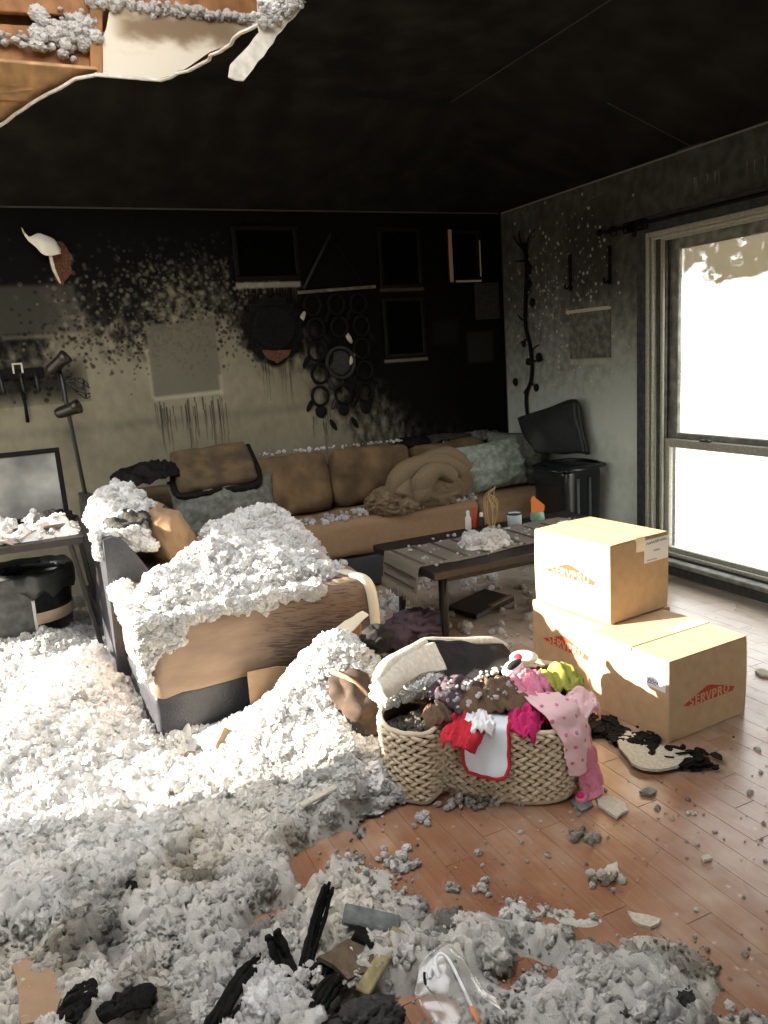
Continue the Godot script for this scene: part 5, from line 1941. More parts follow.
func build_debris():
	# plaster sheet by the boxes
	var st = mb(false)
	var flat = func(y): return Transform3D(Basis(V(1, 0, 0), V(0, 0, -1), V(0, 1, 0)), V(0, y, 0))
	slab(st, ragged([Vector2(1.80, 2.06), Vector2(1.865, 2.05), Vector2(1.87, 1.95), Vector2(1.93, 1.83), Vector2(1.90, 1.77), Vector2(1.80, 1.78), Vector2(1.72, 1.83), Vector2(1.72, 1.87)], 0.010, 0.03, 3), 0.010, flat.call(0.02))
	solo("plaster_piece", st, M.flake, "largest pale plaster piece, long and jagged, on charred scraps before the boxes", "plaster")
	var k = 0
	for a in [[1.44, -1.79, 0.055, M.flake_grey, "grey flat flake on the floor at the basket's right foot"], [1.52, -1.725, 0.07, M.flake, "pale jagged plaster flake right of the basket, past the grey flake"], [1.66, -1.73, 0.035, M.flake_grey, "small grey flake left of the large plaster piece"], [1.30, -1.49, 0.035, M.flake, "pale flake in the middle of the bare floorboards"], [1.24, -1.30, 0.045, M.flake, "pale flake on bare boards nearest the fluff's edge"], [1.56, -1.40, 0.02, M.flake, "tiny cream flake alone on the bare boards at right"], [2.72, -2.15, 0.05, M.flake, "pale flake on the floor right of the boxes"], [2.62, -2.00, 0.03, M.flake_grey, "grey flake on the floor near the right edge beyond the boxes"]]:
		st = mb(false)
		chip(st, V(a[0], 0.007, a[1]), a[2], 0.009, 100 + k, 0.05, 0.0, k * 1.3)
		solo("plaster_flake", st, a[3], a[4], "plaster flake", "plaster flakes on the bare floor")
		k += 1
	# charred scraps along the foot of the boxes
	var cs = thing("charred_scraps", "drift of charred black scraps along the foot of the nearest box", "debris")
	cs.set_meta("kind", "stuff")
	st = mb(false)
	for i in 260:
		var f = rng.randf()
		var c = V(lerpf(1.70, 1.93, f) + rng.randfn(0, 0.035), 0.008 + rng.randf() * 0.022, lerpf(-2.42, -1.77, f) + rng.randfn(0, 0.05))
		if c.x > 1.925 and c.z < -1.92:
			c.x = 1.90 - rng.randf() * 0.06
		chip(st, c, rng.randf_range(0.008, 0.04), 0.005, 900 + i, rng.randf_range(-0.5, 0.5), rng.randf_range(-0.5, 0.5), rng.randf() * 6)
	part("scraps", st, M.char, cs)
	# burnt timber in the foreground
	var wood = thing("burnt_timber", "splintered black burnt timber in the foreground insulation", "timber", V(0, 0, 0))
	var splinter = func(pts, r, sd, called, m):
		var s = mb()
		var c = curve(pts, 8)
		for j in 9:
			var ps = []
			var rad = []
			var o = V(cos(j * 0.7), sin(j * 0.7) * 0.45, sin(j * 1.7) * 0.6) * r * (0.4 + 0.06 * j)
			var i0 = int(absf(n_a.get_noise_2d(j * 3.0, sd)) * 8)
			var i1 = c.size() - int(absf(n_a.get_noise_2d(j * 3.0, sd + 9.0)) * 10)
			for i in range(i0, maxi(i1, i0 + 6)):
				if i >= c.size():
					break
				var q = c[i] * 7.0 + V(j * 9.0 + sd, 0, sd)
				ps.append(c[i] + o + V(n_a.get_noise_3dv(q), n_a.get_noise_3dv(q + V(5, 5, 5)), n_a.get_noise_3dv(q + V(9, 0, 4))) * r * 0.35)
				rad.append(r * (0.36 + 0.2 * n_a.get_noise_2d(i * 0.5, j * 5.0 + sd)) * clampf((minf(i - i0, i1 - i) + 0.4) / 2.0, 0.2, 1.0))
			if ps.size() > 2:
				tube(s, ps, rad, 4)
		part(called, s, m, wood)
	splinter.call([V(0.15, 0.05, -1.43), V(0.24, 0.075, -1.53), V(0.33, 0.075, -1.585), V(0.40, 0.055, -1.58)], 0.030, 1.0, "splinter", M.char)
	splinter.call([V(0.375, 0.05, -1.50), V(0.365, 0.09, -1.56), V(0.355, 0.135, -1.59)], 0.024, 2.0, "splinter", M.char)
	splinter.call([V(0.385, 0.05, -1.50), V(0.43, 0.09, -1.55), V(0.475, 0.15, -1.585), V(0.51, 0.20, -1.60)], 0.016, 3.0, "splinter", M.char)
	splinter.call([V(0.33, 0.05, -1.36), V(0.40, 0.055, -1.42), V(0.46, 0.06, -1.46), V(0.53, 0.05, -1.45)], 0.022, 4.0, "splinter", M.char)
	splinter.call([V(0.30, 0.05, -1.33), V(0.38, 0.05, -1.36), V(0.45, 0.05, -1.37)], 0.022, 6.0, "splinter", M.char)
	splinter.call([V(0.36, 0.05, -1.49), V(0.42, 0.06, -1.51), V(0.46, 0.06, -1.52)], 0.028, 5.0, "splinter", M.char)
	var gs = mb(false)
	bar(gs, V(0.535, 0.115, -1.585), V(0.655, 0.075, -1.52), 0.020, 0.052, 0.004, 0.4)
	solo("grey_block", gs, M.slab_grey, "grey flat slab end sticking out above the burnt timber", "debris")
	gs = mb(false)
	bar(gs, V(0.54, 0.095, -1.535), V(0.575, 0.07, -1.50), 0.03, 0.05, 0.004, 0.2)
	solo("charred_block", gs, M.char, "short square black charred block just below the grey slab", "debris")
	gs = mb(false)
	bar(gs, V(0.50, 0.055, -1.40), V(0.645, 0.085, -1.50), 0.012, 0.035, 0.003, 0.3)
	solo("wood_strip", gs, M.wood_yellow, "yellowish strip of wood slanting beside the grey slab", "wood strip")
	gs = mb(false)
	slab(gs, ragged([Vector2(-0.06, 0.055), Vector2(0.04, 0.04), Vector2(0.06, -0.01), Vector2(0.02, -0.05), Vector2(-0.04, -0.03)], 0.008, 0.03, 8), 0.016, at(V(0.51, 0.075, -1.475), 0.2, -1.25, 0.1))
	solo("board_scrap", gs, M.wood_rot, "torn brown board scrap in the middle of the burnt timber", "board")
	gs = mb()
	heap(gs, V(0.475, 0.045, -1.33), V(0.075, 0.035, 0.05), 0.3, 2.5, 81.0, 4, -0.8)
	solo("slag_lump", gs, M.char_grey, "dark grey melted lump at the bottom edge below the burnt timber", "debris")
	# hook on clear sheet
	var hk = thing("hook", "white curved wire hook with a dark wire on a scrap of clear film", "hook", V(0, 0, 0))
	st = mb()
	tube(st, curve([V(0.640, 0.085, -1.335), V(0.652, 0.10, -1.345), V(0.658, 0.085, -1.325), V(0.662, 0.10, -1.345), V(0.675, 0.118, -1.352), V(0.690, 0.11, -1.335), V(0.693, 0.085, -1.29), V(0.690, 0.06, -1.23)], 7), 0.0036, 7)
	part("wire", st, M.white_cloth, hk)
	st = mb()
	tube(st, curve([V(0.632, 0.095, -1.345), V(0.626, 0.08, -1.33), V(0.634, 0.065, -1.32), V(0.642, 0.06, -1.315)], 6), 0.003, 6)
	part("wire", st, M.char, hk)
	st = mb()
	tube(st, [V(0.690, 0.062, -1.242), V(0.690, 0.05, -1.21)], 0.007, 8)
	part("sleeve", st, M.bottle_orange, hk, "orange sleeve")
	st = mb()
	sheet(st, drape([[V(0.60, 0.07, -1.33), V(0.64, 0.10, -1.37), V(0.70, 0.11, -1.385), V(0.73, 0.08, -1.37)], [V(0.60, 0.065, -1.28), V(0.65, 0.082, -1.30), V(0.71, 0.09, -1.31), V(0.745, 0.07, -1.30)], [V(0.60, 0.05, -1.18), V(0.65, 0.06, -1.19), V(0.71, 0.06, -1.20), V(0.75, 0.05, -1.2)]], 14, 14, 0.012, 14.0), 0.0015)
	part("clear_sheet", st, M.film, hk)
	# cardboard scraps
	st = mb(false)
	slab(st, ragged([Vector2(-0.22, 1.86), Vector2(-0.17, 1.87), Vector2(-0.10, 1.75), Vector2(-0.13, 1.66), Vector2(-0.20, 1.66)], 0.006, 0.03, 9), 0.012, Transform3D(Basis(V(1, 0, 0), V(0, 0, -1), V(0, 1, 0)).rotated(V(0, 0, 1), -0.12), V(0, 0.055, 0)))
	solo("cardboard_scrap", st, M.card, "tan cardboard scrap half buried at the foreground's left corner", "cardboard")
	var bb = [[0.02, -1.60, 0.05, "black charred shred in the foreground fluff right of the tan scrap"], [-0.08, -1.66, 0.045, "black charred shred beside the tan cardboard scrap"], [0.08, -2.02, 0.018, "tiny black shred alone in the foreground fluff"]]
	k = 0
	for a in bb:
		st = mb()
		rag(st, V(a[0], 0.075, a[1]), a[2] * 2.4, a[2] * 1.5, a[2] * 0.3, 91.0 + k * 7.0, k * 0.9, a[2] * 0.3, 26, 0.005)
		solo("charred_shred", st, M.char, a[3], "debris")
		k += 1
	# carton against the chaise, torn and half buried
	var cb = thing("torn_carton", "torn brown cardboard carton half buried against the chaise", "cardboard", V(0, 0, 0))
	st = mb(false)
	slab(st, [Vector2(0.64, 0.02), Vector2(0.64, 0.285), Vector2(0.76, 0.280), Vector2(0.83, 0.262), Vector2(0.83, 0.02)], 0.006, at(V(0, 0, -2.80), 0.0, 0.0, 0.0))
	part("side", st, M.card, cb)
	st = mb()
	sheet(st, drape([[V(0.72, 0.16, -2.72), V(0.82, 0.26, -2.73), V(0.92, 0.33, -2.76), V(1.05, 0.385, -2.81), V(1.16, 0.42, -2.84)], [V(0.74, 0.12, -2.64), V(0.85, 0.22, -2.66), V(0.96, 0.305, -2.72), V(1.07, 0.36, -2.77), V(1.18, 0.40, -2.82)]], 6, 24, 0.012, 7.0), 0.006)
	part("flap", st, M.cream_trim, cb, "cream bent flap")
	st = mb()
	sheet(st, drape([[V(0.88, 0.255, -2.78), V(1.0, 0.315, -2.80), V(1.15, 0.37, -2.84)], [V(0.88, 0.19, -2.80), V(1.0, 0.25, -2.82), V(1.16, 0.30, -2.86)]], 6, 16, 0.008, 7.0), 0.006)
	part("side", st, M.card, cb)
	st = mb(false)
	slab(st, ragged([Vector2(0.44, 0.02), Vector2(0.53, 0.03), Vector2(0.545, 0.085), Vector2(0.50, 0.125), Vector2(0.45, 0.08)], 0.004, 0.03, 14), 0.006, at(V(0.02, 0.085, -2.37), 0.3, -0.4, 0.0))
	solo("cardboard_scrap", st, M.card, "small tan cardboard corner showing in the bright fluff before the chaise", "cardboard")
	# torn brown upholstery with cream piping
	var tu = thing("torn_cover", "torn brown upholstery with pale piping beside the basket's left end", "upholstery", V(0.0, 0.065, 0.05))
	st = mb()
	sheet(st, drape([[V(0.88, 0.26, -2.56), V(0.93, 0.275, -2.52), V(0.985, 0.24, -2.50)], [V(0.855, 0.17, -2.46), V(0.92, 0.20, -2.40), V(0.99, 0.17, -2.40)], [V(0.84, 0.10, -2.40), V(0.90, 0.10, -2.34), V(0.97, 0.08, -2.34)]], 20, 20, 0.03, 8.0), 0.014)
	part("cover", st, M.card_brown, tu)
	for q in [[V(0.885, 0.27, -2.55), V(0.925, 0.255, -2.48), V(0.965, 0.20, -2.42), V(0.985, 0.12, -2.37), V(1.00, 0.05, -2.33)], [V(0.90, 0.22, -2.47), V(0.945, 0.16, -2.40), V(0.95, 0.08, -2.35)]]:
		st = mb()
		tube(st, curve(q, 8), 0.010, 7)
		part("piping", st, M.card, tu, "pale tan piping")
	st = mb()
	sheet(st, drape([[V(0.99, 0.245, -2.50), V(1.015, 0.20, -2.45), V(1.02, 0.10, -2.38)], [V(0.965, 0.24, -2.48), V(0.985, 0.185, -2.42), V(0.99, 0.08, -2.35)]], 4, 14, 0.012, 9.0), 0.010)
	part("hem", st, M.card, tu, "tan hem")
	for q in [[V(0.968, 0.15, -2.385), 0.014, 0.060], [V(0.895, 0.12, -2.36), 0.030, 0.032]]:
		st = mb()
		blob(st, 3, at(q[0], 0.4, -0.5), func(d): return V(d.x * q[1], d.y * q[2], d.z * 0.012))
		part("dark_tear", st, M.dark_cloth, tu, "dark open tear")
	st = mb()
	heap(st, V(1.12, 0.37, -2.62), V(0.06, 0.05, 0.05), 0.3, 2.4, 85.0, 3, -0.9)
	solo("rag", st, M.dark_cloth, "small black rag between the torn carton and the cream cover", "rag")
	st = mb(false)
	bar(st, V(0.60, 0.105, -2.10), V(0.86, 0.115, -2.17), 0.010, 0.026, 0.003)
	solo("lath", st, M.flake, "thin pale lath lying in the insulation left of the basket", "lath")


# ---------- blown insulation ----------
const EDGE_Z := [-4.9, -4.3, -3.9, -3.3, -2.95, -2.85, -2.60, -2.40, -2.25, -2.12, -2.05, -1.95, -1.86, -1.69, -1.49, -1.41, -1.24, -1.05, -0.6]
const EDGE_X := [0.2, 0.28, 0.30, 0.30, 0.40, 1.22, 1.14, 1.06, 1.02, 0.90, 0.66, 0.60, 0.63, 0.76, 0.90, 1.02, 1.13, 1.19, 1.35]


func edge_x(z):
	for i in EDGE_Z.size() - 1:
		if z <= EDGE_Z[i + 1]:
			return lerpf(EDGE_X[i], EDGE_X[i + 1], clampf((z - EDGE_Z[i]) / (EDGE_Z[i + 1] - EDGE_Z[i]), 0, 1))
	return EDGE_X[-1]


func bump2(x, z, cx, cz, rx, rz, h):
	var q = pow((x - cx) / rx, 2) + pow((z - cz) / rz, 2)
	return h * exp(-q * 1.4)


func ground_h(x, z):
	var n = n_b.get_noise_2d(x * 3.2, z * 3.2)
	var d = edge_x(z) - x + n * 0.10 + n_b.get_noise_2d(x * 11.0 + 5.0, z * 11.0) * 0.06
	if d < -0.12:
		return -1.0
	var cover = smoothstep(-0.05, 0.16, d)
	var h = 0.055 * cover + n * 0.035 * cover
	h += bump2(x, z, 0.95, -2.66, 0.26, 0.20, 0.27) + bump2(x, z, 0.72, -2.52, 0.30, 0.22, 0.15) + bump2(x, z, 0.86, -2.26, 0.20, 0.16, 0.10)
	h += bump2(x, z, 1.06, -2.48, 0.16, 0.20, 0.10)
	h += bump2(x, z, 0.08, -3.55, 0.20, 0.34, 0.17) + bump2(x, z, -0.15, -3.15, 0.30, 0.30, 0.10) + bump2(x, z, 0.40, -2.80, 0.22, 0.14, -0.045)
	h += bump2(x, z, 0.10, -1.92, 0.13, 0.10, 0.045) + bump2(x, z, -0.12, -2.15, 0.2, 0.15, 0.04) + bump2(x, z, -0.1, -4.25, 0.3, 0.2, 0.06)
	h += bump2(x, z, 0.92, -1.22, 0.25, 0.15, 0.03)
	var thin = smoothstep(0.05, 0.45, n_a.get_noise_2d(x * 2.3 + 30.0, z * 2.3)) * smoothstep(-2.35, -1.9, z) * 0.06
	h -= thin
	if x > 0.26 and z < -2.93:
		h -= 0.1 * smoothstep(0.26, 0.34, x)
	return h


func chaise_h(x, z):   # above the chaise seat
	var n = n_b.get_noise_2d(x * 3.6 + 9.0, z * 3.6)
	var left = lerpf(0.24, 0.62, smoothstep(-3.15, -3.50, z))
	var fx = smoothstep(left, left + 0.14, x + n * 0.05) * smoothstep(1.27, 1.08, x - n * 0.06)
	var front = smoothstep(-2.87, -3.00, z + n * 0.05)
	var back = smoothstep(-4.10, -3.75, z)
	var h = (0.07 + 0.06 * smoothstep(-3.0, -3.3, z) * smoothstep(1.25, 0.9, x)) * fx * front * back
	h += bump2(x, z, 0.96, -3.58, 0.30, 0.22, 0.115) * fx + bump2(x, z, 0.66, -3.35, 0.20, 0.22, 0.06) * fx + n * 0.05 * fx * front
	h -= 0.09 * smoothstep(0.75, 1.15, x) * smoothstep(-3.15, -2.92, z)
	return h - 0.02


func arm_h(x, z):
	var q = Vector2((x - 0.37) / 0.17, (z + 3.92) / 0.30).length()
	var n = n_b.get_noise_2d(x * 6.0, z * 6.0)
	return 0.17 * (1.0 - q * q) + n * 0.05 - 0.01


func desk_h(x, z):
	var n = n_b.get_noise_2d(x * 6.0 + 50.0, z * 6.0)
	var f = smoothstep(0.20, 0.10, x) * smoothstep(-3.97, -4.03, z) * smoothstep(-4.55, -4.40, z)
	return (0.035 + n * 0.09) * f - 0.012


func table_h(x, z):
	var q = Vector2((x - 2.10) / 0.14, (z + 3.36) / 0.11).length()
	return 0.055 * (1.0 - q * q) + n_b.get_noise_2d(x * 9.0, z * 9.0) * 0.035


func fluff_color(x, y, z, r):
	var n = n_b.get_noise_3d(x * 5.0, y * 5.0 + 20.0, z * 5.0)
	var s = n_b.get_noise_3d(x * 1.7 + 70.0, y, z * 1.7)
	var dulling = smoothstep(-2.65, -1.9, z) * 0.27 * smoothstep(0.35, 0.1, y)     # duller and browner towards the camera, close to the floor
	var patch = n_b.get_noise_3d(x * 3.1 + 11.0, y * 2.0, z * 3.1)
	dulling *= 1.0 + 1.6 * smoothstep(0.0, 0.5, patch)
	var k = clampf(0.87 - dulling + n * 0.16 + s * 0.12 + r, 0.12, 0.92)
	var warm = clampf(0.5 + s, 0.0, 1.0) * dulling * 1.2
	return Color(k, k * (0.985 - warm * 0.20), k * (0.955 - warm * 0.56))


func billow(x, y, z):
	var a = n_cell.get_noise_3d(x * 11.0, y * 11.0, z * 11.0) + 1.0    # distance to the nearest lump, 0 at its middle
	var b = n_cell2.get_noise_3d(x * 25.0, y * 25.0, z * 25.0) + 1.0
	return 0.55 - a * a * 0.85 + 0.25 - b * b * 0.42


func fluff_field(called, x0, x1, z0, z1, step, base, hf, amp):
	var nx = int((x1 - x0) / step)
	var nz = int((z1 - z0) / step)
	var P := PackedVector3Array()
	var C := PackedColorArray()
	var keep := PackedByteArray()
	P.resize((nx + 1) * (nz + 1))
	C.resize(P.size())
	keep.resize(P.size())
	var k = 0
	for j in nz + 1:
		for i in nx + 1:
			var x = x0 + (x1 - x0) * i / nx
			var z = z0 + (z1 - z0) * j / nz
			var h: float = hf.call(x, z)
			var p := Vector3(x, base + h, z)
			if h > -0.03:
				var e = smoothstep(-0.005, 0.05, h)
				var b = billow(x, h * 0.5, z)
				var f = n_b.get_noise_2d(x * 34.0, z * 34.0)
				p.y += (b * amp + f * amp * 0.9) * e
				p.x += (n_a.get_noise_2d(x * 17.0, z * 17.0) * amp * 0.5) * e
				p.z += n_a.get_noise_2d(x * 17.0 + 80.0, z * 17.0) * amp * 0.5 * e
				C[k] = fluff_color(x, p.y, z, b * 0.10 + f * 0.10)
				keep[k] = 1 if p.y > base + 0.001 else 2
				if keep[k] == 2:
					p.y = maxf(p.y, base - 0.01)
			P[k] = p
			k += 1
	var I := PackedInt32Array()
	var N := PackedVector3Array()
	N.resize(P.size())
	var w = nx + 1
	for j in nz:
		for i in nx:
			var a = j * w + i
			var c = [a, a + 1, a + w + 1, a + w]
			if keep[c[0]] == 0 or keep[c[1]] == 0 or keep[c[2]] == 0 or keep[c[3]] == 0:
				continue
			if keep[c[0]] + keep[c[1]] + keep[c[2]] + keep[c[3]] == 8:
				continue
			I.append_array([c[0], c[1], c[2], c[0], c[2], c[3]])
			var n1 := (P[c[2]] - P[c[0]]).cross(P[c[1]] - P[c[3]])
			for q in c:
				N[q] += n1
	for q in N.size():
		N[q] = N[q].normalized() if N[q] != Vector3.ZERO else Vector3.UP
		if N[q].y < 0:
			N[q] = -N[q]
	# drop what no triangle uses
	var at_new := PackedInt32Array()
	at_new.resize(P.size())
	at_new.fill(-1)
	var P2 := PackedVector3Array()
	var N2 := PackedVector3Array()
	var C2 := PackedColorArray()
	for q in I.size():
		var o = I[q]
		if at_new[o] < 0:
			at_new[o] = P2.size()
			P2.append(P[o])
			N2.append(N[o])
			C2.append(C[o])
		I[q] = at_new[o]
	var arr := []
	arr.resize(Mesh.ARRAY_MAX)
	arr[Mesh.ARRAY_VERTEX] = P2
	arr[Mesh.ARRAY_NORMAL] = N2
	arr[Mesh.ARRAY_COLOR] = C2
	arr[Mesh.ARRAY_INDEX] = I
	var me := ArrayMesh.new()
	me.add_surface_from_arrays(Mesh.PRIMITIVE_TRIANGLES, arr)
	me.surface_set_material(0, M.fluff)
	var o := MeshInstance3D.new()
	o.name = called
	o.mesh = me
	return o


func make_chunks():
	for s in 6:
		var st = mb()
		var off = V(s * 13.0, s * 5.0, -s * 7.0)
		var fn = func(d):
			var c = n_cell.get_noise_3dv(d * 1.6 + off) + 1.0
			var f = n_cell2.get_noise_3dv(d * 4.2 + off) + 1.0
			var k = 1.10 - c * c * 0.22 - f * f * 0.26 + 0.36 * n_b.get_noise_3dv(d * 1.5 + off) + 0.34 * n_b.get_noise_3dv(d * 5.0 + off)
			return V(d.x * k, d.y * k * 0.92, d.z * k)
		blob(st, 4, Transform3D(), fn)
		chunks.append(make_mesh(st, M.fluff_bit))
	for s in 2:   # thin torn flocks
		var st = mb()
		var off = V(s * 23.0, s * 3.0, 4.0)
		blob(st, 3, Transform3D(), func(d): return V(d.x, d.y * 0.7, d.z * 0.75) * (0.9 + 0.6 * n_a.get_noise_3dv(d * 1.8 + off) + 0.45 * n_b.get_noise_3dv(d * 6.0 + off)))
		chunks.append(make_mesh(st, M.fluff_bit))


func scatter(parent, called, spots):   # spots: [position, size, colour]
	var groups := []
	for c in chunks:
		groups.append([])
	for i in spots.size():
		groups[rng.randi() % chunks.size()].append(spots[i])
	for k in chunks.size():
		if groups[k].is_empty():
			continue
		var mm := MultiMesh.new()
		mm.transform_format = MultiMesh.TRANSFORM_3D
		mm.use_colors = true
		mm.mesh = chunks[k]
		mm.instance_count = groups[k].size()
		for i in groups[k].size():
			var s = groups[k][i]
			var b := Basis.from_euler(V(rng.randf_range(-1.5, 1.5), rng.randf() * TAU, rng.randf_range(-1.5, 1.5)))
			b = b.scaled(V(rng.randf_range(0.75, 1.3), rng.randf_range(0.7, 1.2), rng.randf_range(0.75, 1.3)) * s[1])
			mm.set_instance_transform(i, Transform3D(b, s[0]))
			mm.set_instance_color(i, s[2])
		var o := MultiMeshInstance3D.new()
		o.name = called
		o.multimesh = mm
		o.material_override = M.fluff_bit
		o.set_meta("kind", "stuff")
		parent.add_child(o, true)


func crumbs(n, x0, x1, z0, z1, base, hf, lo, hi, pw, sink = 0.2, minh = 0.0):
	var out = []
	var tries = 0
	while out.size() < n and tries < n * 6:
		tries += 1
		var x = rng.randf_range(x0, x1)
		var z = rng.randf_range(z0, z1)
		var h: float = hf.call(x, z)
		if h < minh:
			continue
		var s = lerpf(lo, hi, pow(rng.randf(), pw))
		if h < 0.02:
			s *= 0.6
		var b = billow(x, h * 0.5, z) * 0.015
		var c = fluff_color(x, base + h, z, rng.randfn(0.02, 0.11))
		if rng.randf() < 0.035 and z > -2.6:
			var g = rng.randf_range(0.03, 0.25)
			c = Color(g, g * 0.9, g * 0.8)
			s *= 0.5
		out.append([V(x, maxf(base, base + h + b) + s * (0.45 - sink), z), s, c])
	return out


func mass(called, label, x0, x1, z0, z1, step, base, hf, amp):
	var o = fluff_field(called, x0, x1, z0, z1, step, base, hf, amp)
	add_child(o)
	tag(o, label, "insulation", "", "stuff")
	return o


func build_insulation():
	make_chunks()
	var g = mass("floor_insulation", "deep white loose-fill insulation covering the floor at left and in the foreground", -1.2, 1.4, -4.9, -0.75, 0.0080, 0.0, ground_h, 0.036)
	var s = crumbs(22000, -0.75, 1.3, -3.0, -0.85, 0.0, ground_h, 0.002, 0.014, 3.2, 0.2, -0.005)
	s += crumbs(1100, -0.6, 1.2, -3.2, -0.9, 0.0, ground_h, 0.016, 0.045, 2.4, 0.6, 0.03)
	s += crumbs(4500, -0.7, 0.3, -4.8, -2.6, 0.0, ground_h, 0.006, 0.036, 2.6, 0.45)
	s += crumbs(4500, 0.45, 1.22, -2.88, -2.1, 0.0, ground_h, 0.005, 0.036, 2.6, 0.45, 0.01)
	scatter(g, "flocks", s)
	var c = mass("chaise_insulation", "thick drift of white loose-fill insulation heaped on the chaise seat", 0.22, 1.30, -4.40, -2.84, 0.0080, 0.525, chaise_h, 0.036)
	s = crumbs(5000, 0.24, 1.28, -4.35, -2.86, 0.525, chaise_h, 0.005, 0.034, 2.4, 0.4)
	# spilling down the front and left of the seat
	for i in 900:
		var x = 0.27 + 0.75 * pow(rng.randf(), 1.6)
		var reach = 0.04 + 0.13 * smoothstep(0.55, 0.28, x) + 0.06 * n_a.get_noise_1d(x * 9.0)
		var f = rng.randf()
		var k = fluff_color(x, 0.5, -2.9, rng.randfn(0.05, 0.08))
		s.append([V(x, 0.545 - f * reach, -2.880 + rng.randf_range(-0.012, 0.022) * (1.0 - f * 0.5) - 0.055 * (x - 0.3)), rng.randf_range(0.007, 0.030) * (1.15 - f * 0.6), k])
	for i in 500:
		var z = rng.randf_range(-3.5, -2.86)
		var f = rng.randf()
		s.append([V(0.275 + rng.randf_range(-0.02, 0.015), 0.555 - f * (0.14 + 0.10 * smoothstep(-3.2, -2.9, z)), z), rng.randf_range(0.008, 0.032) * (1.15 - f * 0.6), fluff_color(0.2, 0.5, z, rng.randfn(0.05, 0.06))])
	scatter(c, "flocks", s)
	var a = mass("side_back_insulation", "bright white insulation heaped on the sofa's left side back", 0.14, 0.62, -4.35, -3.55, 0.008, 0.745, arm_h, 0.028)
	s = crumbs(600, 0.16, 0.60, -4.3, -3.6, 0.745, arm_h, 0.008, 0.032, 1.8, 0.3)
	for i in 120:
		s.append([V(rng.randf_range(0.20, 0.44), rng.randf_range(0.66, 0.76), -3.55 - rng.randf() * 0.1), rng.randf_range(0.010, 0.032), fluff_color(0.3, 0.8, -3.6, rng.randfn(0.03, 0.08))])
	scatter(a, "flocks", s)
	var d = mass("desk_insulation", "insulation strewn over the desk under the leaning frame", -0.8, 0.2, -4.55, -3.96, 0.010, 0.695, desk_h, 0.018)
	s = crumbs(420, -0.6, 0.19, -4.5, -3.97, 0.695, desk_h, 0.007, 0.026, 2.0, 0.2, -0.005)
	scatter(d, "flocks", s)
	var t = mass("table_insulation", "white insulation tuft on the coffee table runner", 1.90, 2.32, -3.52, -3.20, 0.007, 0.441, table_h, 0.020)
	s = crumbs(140, 1.95, 2.25, -3.48, -3.25, 0.441, table_h, 0.008, 0.026, 2.0, 0.3)
	for i in 90:
		var x = rng.randf_range(1.68, 2.9)
		s.append([V(x, 0.441, rng.randf_range(-3.72, -3.15)), rng.randf_range(0.003, 0.011), fluff_color(x, 0.4, -3.4, rng.randfn(-0.05, 0.1))])
	scatter(t, "flocks", s)
	# loose crumbs on boards, sofa, cushions, ledges
	var loose = Node3D.new()
	loose.name = "scattered_insulation"
	add_child(loose)
	tag(loose, "loose crumbs and tufts of insulation scattered over floorboards and sofa", "insulation", "", "stuff")
	s = []
	for i in 420:   # bare boards
		var x = rng.randf_range(0.6, 2.4)
		var z = rng.randf_range(-2.1, -0.9)
		if x > 0.9 and x < 1.75 and z < -1.82:
			continue
		if x > 1.85 and z < -1.85:
			continue
		s.append([V(x, 0.003, z), 0.002 + 0.010 * pow(rng.randf(), 4.0), fluff_color(x, 0.0, z, rng.randfn(0.05, 0.12))])
	for q in [[0.79, -1.84, 0.030], [0.955, -1.985, 0.020], [1.09, -2.00, 0.026], [1.14, -1.985, 0.024], [1.19, -1.95, 0.020], [1.32, -1.655, 0.022], [1.36, -1.63, 0.020], [1.25, -1.47, 0.026], [0.98, -1.50, 0.024], [1.25, -1.12, 0.018], [0.83, -1.80, 0.018], [0.88, -1.66, 0.016], [1.23, -1.94, 0.018], [1.28, -1.90, 0.016], [0.95, -1.62, 0.018]]:
		for k in 16:
			s.append([V(q[0] + rng.randfn(0, q[2] * 0.8), 0.004 + absf(rng.randfn(0, q[2] * 0.35)), q[1] + rng.randfn(0, q[2] * 0.7)), q[2] * rng.randf_range(0.2, 0.55), fluff_color(q[0], 0.0, q[1], rng.randfn(0.16, 0.06))])
	for i in 700:   # floor under and behind the table
		var x = rng.randf_range(1.26, 2.7)
		var z = rng.randf_range(-4.30, -2.95)
		if rng.randf() > 0.25 + 0.75 * smoothstep(1.9, 1.4, x) + 0.6 * smoothstep(-3.9, -4.2, z):
			continue
		s.append([V(x, 0.008, z), 0.006 + 0.030 * pow(rng.randf(), 2.2), fluff_color(x, 0.0, -3.4, rng.randfn(-0.06, 0.10))])
	for i in 260:   # seat front and along the back cushions
		var x = rng.randf_range(1.25, 2.75)
		s.append([V(x, 0.468, rng.randf_range(-4.60, -4.36)), 0.004 + 0.017 * pow(rng.randf(), 2.0), fluff_color(x, 0.4, -4.4, rng.randfn(-0.05, 0.10))])
	for i in 170:   # cushions and the far end of the back
		var x = rng.randf_range(1.25, 3.3)
		s.append([V(x, 0.87 - 0.03 * (x - 1.3) / 2.0 if x < 2.4 else 0.81, rng.randf_range(-4.96, -4.84)), 0.003 + 0.010 * pow(rng.randf(), 2.0), fluff_color(x, 0.8, -4.8, rng.randfn(-0.05, 0.12))])
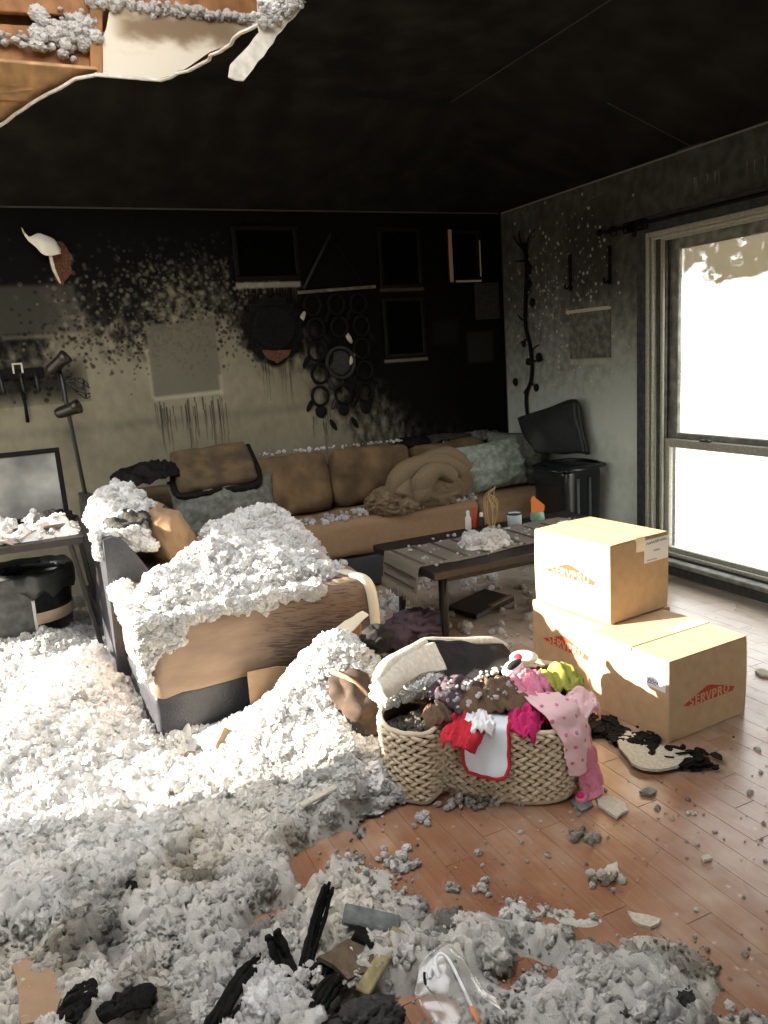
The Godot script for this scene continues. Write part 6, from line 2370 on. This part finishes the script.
	for i in 110:
		s.append([V(rng.randf_range(0.75, 1.2), rng.randf_range(0.775, 0.93), 0.0), 0.003 + 0.009 * pow(rng.randf(), 2.5), fluff_color(1, 0.8, -4.5, rng.randfn(0, 0.12))])
		var q = s[-1]
		q[0].z = -4.55 - (q[0].y - 0.885) * 1.05 + 0.025
	for i in 260:   # fluff round the basket's contents and its left lobe
		var an = rng.randf() * TAU
		var rr = sqrt(rng.randf()) * 0.085
		s.append([V(1.04 + cos(an) * rr, 0.20 + rng.randf() * 0.03, -2.17 + sin(an) * rr), rng.randf_range(0.006, 0.018), fluff_color(1.0, 0.0, -1.9, rng.randfn(-0.15, 0.12))])
	for i in 240:
		s.append([V(rng.randf_range(0.96, 1.20), 0.285 + rng.randf() * 0.05, rng.randf_range(-2.31, -2.22)), rng.randf_range(0.008, 0.024), fluff_color(1.0, 0.5, -2.6, rng.randfn(0.04, 0.06))])
	for i in 90:
		s.append([V(rng.randf_range(1.05, 1.45), 0.36, rng.randf_range(-2.15, -1.95)), rng.randf_range(0.003, 0.008), fluff_color(1.0, 0.4, -2.4, rng.randfn(0, 0.1))])
	for i in 160:   # on the rafters in the roof hole
		var x = rng.randf_range(0.3, 0.58)
		s.append([V(x, 3.045 + rng.randfn(0, 0.03) + (x - 0.4) * 0.2 - 0.06 * rng.randf(), -4.205 + rng.randf() * 0.03), rng.randf_range(0.010, 0.032), Color(0.88, 0.86, 0.82)])
	for i in 90:
		var x = rng.randf_range(-0.6, 0.28)
		s.append([V(x, 2.99 + rng.randfn(0, 0.012), -4.215 + rng.randf() * 0.03), rng.randf_range(0.008, 0.022), Color(0.82, 0.78, 0.72)])
	for i in 220:
		var x = rng.randf_range(0.55, 1.45)
		s.append([V(x, 3.165 + 0.01 * (x - 0.6) + rng.randfn(0, 0.010), -4.185 + rng.randf() * 0.03), rng.randf_range(0.008, 0.022), Color(0.90, 0.88, 0.84)])
	for i in 120:
		var f = rng.randf()
		s.append([V(lerpf(1.03, 1.20, f) + rng.randfn(0, 0.015), lerpf(2.74, 2.82, f) + rng.randfn(0, 0.02), -3.10), rng.randf_range(0.006, 0.016), Color(0.90, 0.88, 0.84)])
	scatter(loose, "flocks", s)
